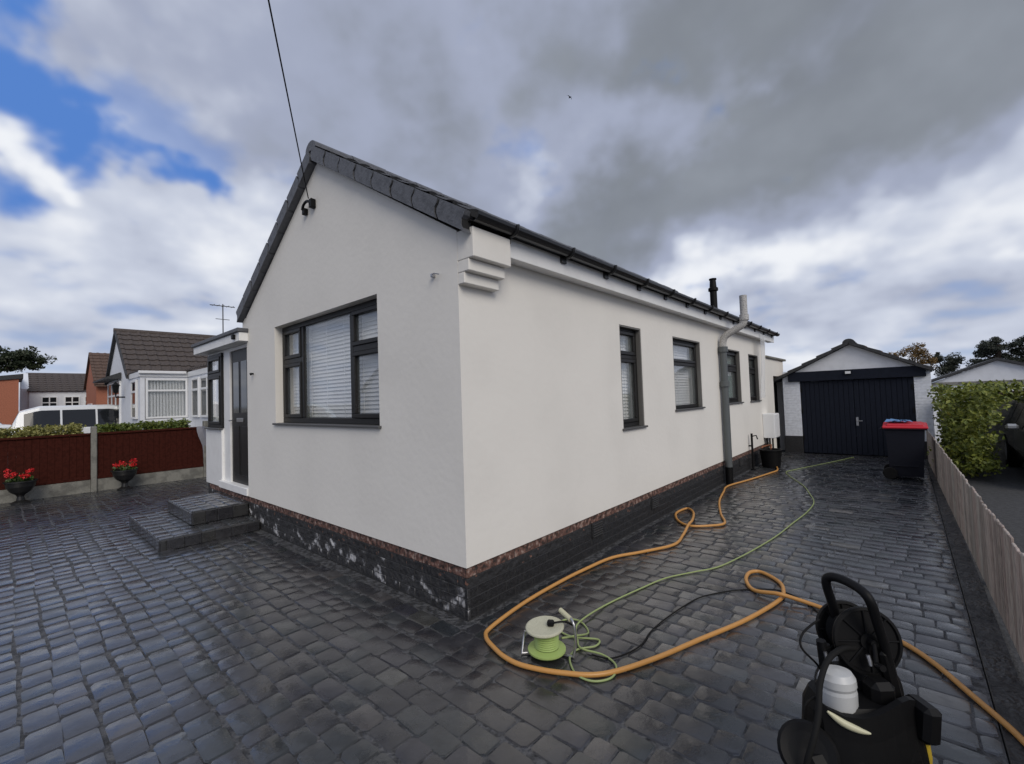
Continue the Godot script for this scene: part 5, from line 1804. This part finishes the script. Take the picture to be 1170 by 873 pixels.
	var bc := [V(0.96, -0.20), V(1.086, -0.247), V(1.16, -0.468), V(1.14, -0.70), V(1.148, -0.929), V(1.18, -1.2), V(1.23, -1.444), V(1.34, -1.65), V(1.468, -1.808), V(1.60, -1.92), V(1.72, -1.96), V(1.90, -1.853), V(2.05, -1.6), V(2.12, -1.2), V(2.10, -0.8), V(2.20, -0.45), V(2.28, -0.15, 0.05)]
	for i in bc.size():
		bc[i].y += 0.016
	b.tube(smooth_path(bc, 6), 0.005, 6)
	var kb := part(self, "power_lead", b, M.black_rubber)
	meta(kb, "thin black power lead lying across the drive to the black machine", "cable")


# ------------------------------------------------------------------ pressure washer
func pressure_washer() -> void:
	var t := thing("pressure_washer", "black upright pressure washer with hose reel, loop handle and pale bottle", "pressure washer", Vector3(2.366, 0.012, 0.101))
	t.rotation.y = atan2(0.661, 0.75)
	# local axes: x to the viewer's right, z towards the viewer
	var mk := func() -> MB:
		var q := MB.new()
		q.local = true
		return q
	var b: MB = mk.call()
	# main body: lofted cowl, wide at the foot
	var rings := [[0.03, 0.16, 0.15, 0.0], [0.10, 0.175, 0.165, 0.0], [0.25, 0.17, 0.155, 0.0], [0.38, 0.165, 0.14, 0.0], [0.47, 0.16, 0.12, -0.01], [0.52, 0.14, 0.09, -0.02]]
	var prev := []
	for r in rings:
		var ring := []
		for k in 20:
			var a := TAU * k / 20.0
			var cx := signf(cos(a)) * pow(absf(cos(a)), 0.55)
			var cz := signf(sin(a)) * pow(absf(sin(a)), 0.55)
			ring.append(Vector3(-0.055 + cx * r[1], r[0], 0.085 + r[3] + cz * r[2]))
		if prev:
			for k in 20:
				b.quad_out(prev[k], prev[(k + 1) % 20], ring[(k + 1) % 20], ring[k], Vector3(-0.055, r[0] - 0.05, 0.085))
		prev = ring
	for k in 20:
		b.tri(Vector3(-0.055, 0.525, 0.065), prev[(k + 1) % 20], prev[k])
	part(t, "body", b, M.black_plastic)
	# front shield with a scooped top edge
	b = mk.call()
	var tops := [[-0.235, 0.55], [-0.21, 0.53], [-0.17, 0.518], [-0.12, 0.518], [-0.07, 0.53], [-0.02, 0.548], [0.03, 0.562], [0.07, 0.562], [0.10, 0.55], [0.115, 0.52]]
	var bulge := func(x: float, y: float) -> float: return 0.238 - 1.6 * pow(x + 0.06, 2.0) - 0.10 * pow(maxf(0.0, y - 0.40), 1.0) + 0.02 * sin(y * 9.0)
	for i in tops.size() - 1:
		for k in 6:
			var q := []
			for e in [tops[i], tops[i + 1]]:
				for f in [k / 6.0, (k + 1) / 6.0]:
					var yy: float = lerpf(0.05, e[1], f)
					q.append(Vector3(e[0], yy, bulge.call(e[0], yy)))
			b.quad_out(q[0], q[2], q[3], q[1], Vector3(-0.06, 0.3, -0.5))
			var bk := Vector3(0, 0, -0.022)
			b.quad_out(q[0] + bk, q[2] + bk, q[3] + bk, q[1] + bk, Vector3(-0.06, 0.3, 0.9))
			if k == 5:
				b.quad_out(q[1], q[3], q[3] + bk, q[1] + bk, Vector3(-0.06, 0.0, 0.2))
			if i == 0:
				b.quad_out(q[0], q[1], q[1] + bk, q[0] + bk, Vector3(0.5, 0.3, 0.2))
			if i == tops.size() - 2:
				b.quad_out(q[2], q[3], q[3] + bk, q[2] + bk, Vector3(-0.5, 0.3, 0.2))
	part(t, "front_shield", b, M.black_plastic)
	b = mk.call()
	b.tube(smooth_path([Vector3(-0.222, 0.525, 0.166), Vector3(-0.185, 0.500, 0.187), Vector3(-0.14, 0.484, 0.204), Vector3(-0.105, 0.476, 0.212)], 4), [0.004, 0.007, 0.010, 0.012, 0.013, 0.013, 0.013, 0.012, 0.011, 0.009, 0.007, 0.005, 0.003], 8)
	part(t, "badge_strip", b, M.cream_plastic)
	# bottle
	b = mk.call()
	b.lathe([Vector2(0.0, 0.40), Vector2(0.060, 0.40), Vector2(0.064, 0.42), Vector2(0.064, 0.565), Vector2(0.061, 0.578), Vector2(0.064, 0.588), Vector2(0.062, 0.612), Vector2(0.050, 0.632), Vector2(0.0, 0.640)], 22, Transform3D(Basis(Vector3(1.0, 0, 0), Vector3(0, 1, 0), Vector3(0, 0, 0.8)), Vector3(-0.142, 0.0, 0.112)))
	part(t, "detergent_bottle", b, M.bottle)
	# handle
	b = mk.call()
	b.tube(smooth_path([Vector3(0.05, 0.44, -0.10), Vector3(0.022, 0.60, -0.09), Vector3(-0.005, 0.76, -0.08), Vector3(-0.035, 0.875, -0.075), Vector3(-0.028, 0.908, -0.055), Vector3(-0.010, 0.914, 0.0), Vector3(0.0, 0.905, 0.07), Vector3(0.010, 0.875, 0.098), Vector3(0.035, 0.80, 0.092), Vector3(0.070, 0.69, 0.08), Vector3(0.090, 0.58, 0.075), Vector3(0.105, 0.47, 0.075)], 5), 0.0175, 10)
	part(t, "handle", b, M.black_plastic)
	b = mk.call()
	b.cbox(Vector3(0.085, 0.585, 0.07), Vector3(0.05, 0.20, 0.045), 0.012, Basis(Vector3(0, 0, 1), 0.18))
	b.cbox(Vector3(0.035, 0.50, -0.02), Vector3(0.16, 0.10, 0.17), 0.02)
	b.cbox(Vector3(0.02, 0.54, 0.10), Vector3(0.09, 0.10, 0.08), 0.02)
	part(t, "handle_bracket", b, M.black_plastic)
	# hose reel
	var ax := Vector3(-0.015, 0.026, 0.141).normalized()
	var sx := ax.cross(Vector3.UP).normalized()
	var rb := Basis(sx, ax, sx.cross(ax))
	var reel := Node3D.new()
	reel.name = "hose_reel"
	t.add_child(reel)
	for k in [[Vector3(0.048, 0.672, -0.098), 0.112], [Vector3(0.036, 0.696, 0.035), 0.122]]:
		b = mk.call()
		var xf := Transform3D(rb, k[0])
		var r: float = k[1]
		b.lathe([Vector2(0.02, -0.004), Vector2(r - 0.012, -0.004), Vector2(r, -0.008), Vector2(r + 0.002, 0.0), Vector2(r, 0.010), Vector2(r - 0.010, 0.011), Vector2(r - 0.014, 0.003), Vector2(0.03, 0.003), Vector2(0.03, 0.014), Vector2(0.0, 0.014)], 32, xf)
		for s in 8:
			var a := TAU * s / 8.0
			var d := Vector3(cos(a), 0, sin(a))
			b.cbox(xf * (d * (r * 0.55) + Vector3(0, 0.006, 0)), Vector3(r * 0.80, 0.008, 0.007), 0.002, rb * Basis(Vector3.UP, -a))
		part(reel, "flange", b, M.black_plastic)
	b = mk.call()
	b.lathe([Vector2(0.05, 0.004), Vector2(0.05, 0.135)], 20, Transform3D(rb, Vector3(0.048, 0.672, -0.098)))
	for k in 7:
		b.lathe([Vector2(0.072, 0.008 + k * 0.017), Vector2(0.084, 0.0165 + k * 0.017), Vector2(0.072, 0.025 + k * 0.017)], 20, Transform3D(rb, Vector3(0.048, 0.672, -0.098)))
	part(reel, "wound_hose", b, M.black_rubber)
	b = mk.call()
	b.tube([Vector3(0.036, 0.70, 0.045), Vector3(0.034, 0.704, 0.075)], 0.012, 8)
	b.tube([Vector3(0.034, 0.704, 0.072), Vector3(0.025, 0.63, 0.090)], 0.009, 8)
	b.tube([Vector3(0.025, 0.635, 0.088), Vector3(0.022, 0.642, 0.125)], 0.012, 8)
	part(reel, "crank", b, M.black_plastic)
	b = mk.call()
	b.tube([Vector3(0.005, 0.665, 0.075), Vector3(0.008, 0.63, 0.085)], 0.008, 8)
	part(t, "hose_coupling", b, M.metal)
	# lances at the left
	b = mk.call()
	b.tube([Vector3(-0.140, 0.70, 0.03), Vector3(-0.128, 0.60, 0.03), Vector3(-0.118, 0.40, 0.02)], [0.017, 0.021, 0.024], 10)
	b.tube([Vector3(-0.108, 0.675, 0.01), Vector3(-0.10, 0.40, 0.01)], 0.014, 8)
	b.cbox(Vector3(-0.115, 0.46, 0.03), Vector3(0.09, 0.16, 0.09), 0.02)
	part(t, "lance_holster", b, M.black_plastic)
	b = mk.call()
	b.tube([Vector3(-0.139, 0.668, 0.049), Vector3(-0.134, 0.625, 0.053)], 0.007, 6)
	part(t, "lance_label", b, M.metal)
	# wheels
	for k in [[-0.31, 0.17, 0.13], [0.125, 0.13, 0.02]]:
		b = mk.call()
		var xf := Transform3D(Basis(Vector3(0, 0, 1), PI / 2) * Basis(Vector3.UP, 0.0), Vector3(k[0] + 0.055, 0.118, k[1] - 0.05))
		b.lathe([Vector2(0, 0.0), Vector2(0.07, 0.0), Vector2(0.075, 0.008), Vector2(0.11, 0.006), Vector2(0.118, 0.02), Vector2(0.118, 0.045), Vector2(0.11, 0.055), Vector2(0, 0.055)], 24, xf)
		part(t, "wheel", b, M.black_rubber)
	# accessory pouch on the left and block on the right
	b = mk.call()
	b.cbox(Vector3(-0.275, 0.33, 0.16), Vector3(0.10, 0.14, 0.14), 0.03, Basis(Vector3(0, 0, 1), 0.2))
	b.lathe([Vector2(0.0, -0.03), Vector2(0.085, -0.03), Vector2(0.095, -0.02), Vector2(0.095, 0.02), Vector2(0.085, 0.03), Vector2(0.06, 0.025), Vector2(0.0, 0.02)], 22, Transform3D(Basis(Vector3(0, 0, 1), 0.6) * Basis(Vector3.RIGHT, 0.8), Vector3(-0.30, 0.385, 0.165)))
	part(t, "brush_head", b, M.black_plastic)
	b = mk.call()
	b.cbox(Vector3(0.118, 0.485, 0.165), Vector3(0.065, 0.125, 0.11), 0.016, Basis(Vector3(0, 0, 1), -0.12))
	part(t, "switch_box", b, M.black_plastic)
	b = mk.call()
	b.tube([Vector3(0.120, 0.425, 0.16), Vector3(0.122, 0.36, 0.17), Vector3(0.122, 0.29, 0.165)], [0.018, 0.016, 0.014], 10)
	part(t, "water_inlet", b, M.yellow)
	# hoses on the machine
	b = mk.call()
	b.tube(smooth_path([Vector3(-0.01, 0.665, 0.03), Vector3(-0.08, 0.682, 0.06), Vector3(-0.17, 0.672, 0.11), Vector3(-0.235, 0.615, 0.155), Vector3(-0.275, 0.545, 0.20), Vector3(-0.315, 0.47, 0.225), Vector3(-0.345, 0.38, 0.225), Vector3(-0.33, 0.25, 0.20), Vector3(-0.22, 0.14, 0.15)], 5), 0.0105, 8)
	part(t, "high_pressure_hose", b, M.black_rubber)
	b = mk.call()
	b.tube(smooth_path([Vector3(-0.09, 0.74, -0.05), Vector3(-0.17, 0.70, -0.03), Vector3(-0.20, 0.66, 0.0), Vector3(-0.15, 0.60, 0.01), Vector3(-0.12, 0.55, 0.01)], 5), 0.0045, 6)
	part(t, "power_flex", b, M.black_rubber)
	b = mk.call()
	b.tube(smooth_path([Vector3(-0.13, 0.52, 0.06), Vector3(-0.24, 0.50, 0.08), Vector3(-0.25, 0.42, 0.09), Vector3(-0.20, 0.36, 0.09)], 5), 0.0045, 6)
	part(t, "power_flex", b, M.black_rubber)
	b = mk.call()
	b.tube(smooth_path([Vector3(0.10, 0.55, 0.0), Vector3(0.15, 0.52, 0.0), Vector3(0.155, 0.40, 0.01), Vector3(0.12, 0.30, 0.01)], 5), 0.03, 10)
	part(t, "motor_housing", b, M.black_plastic)
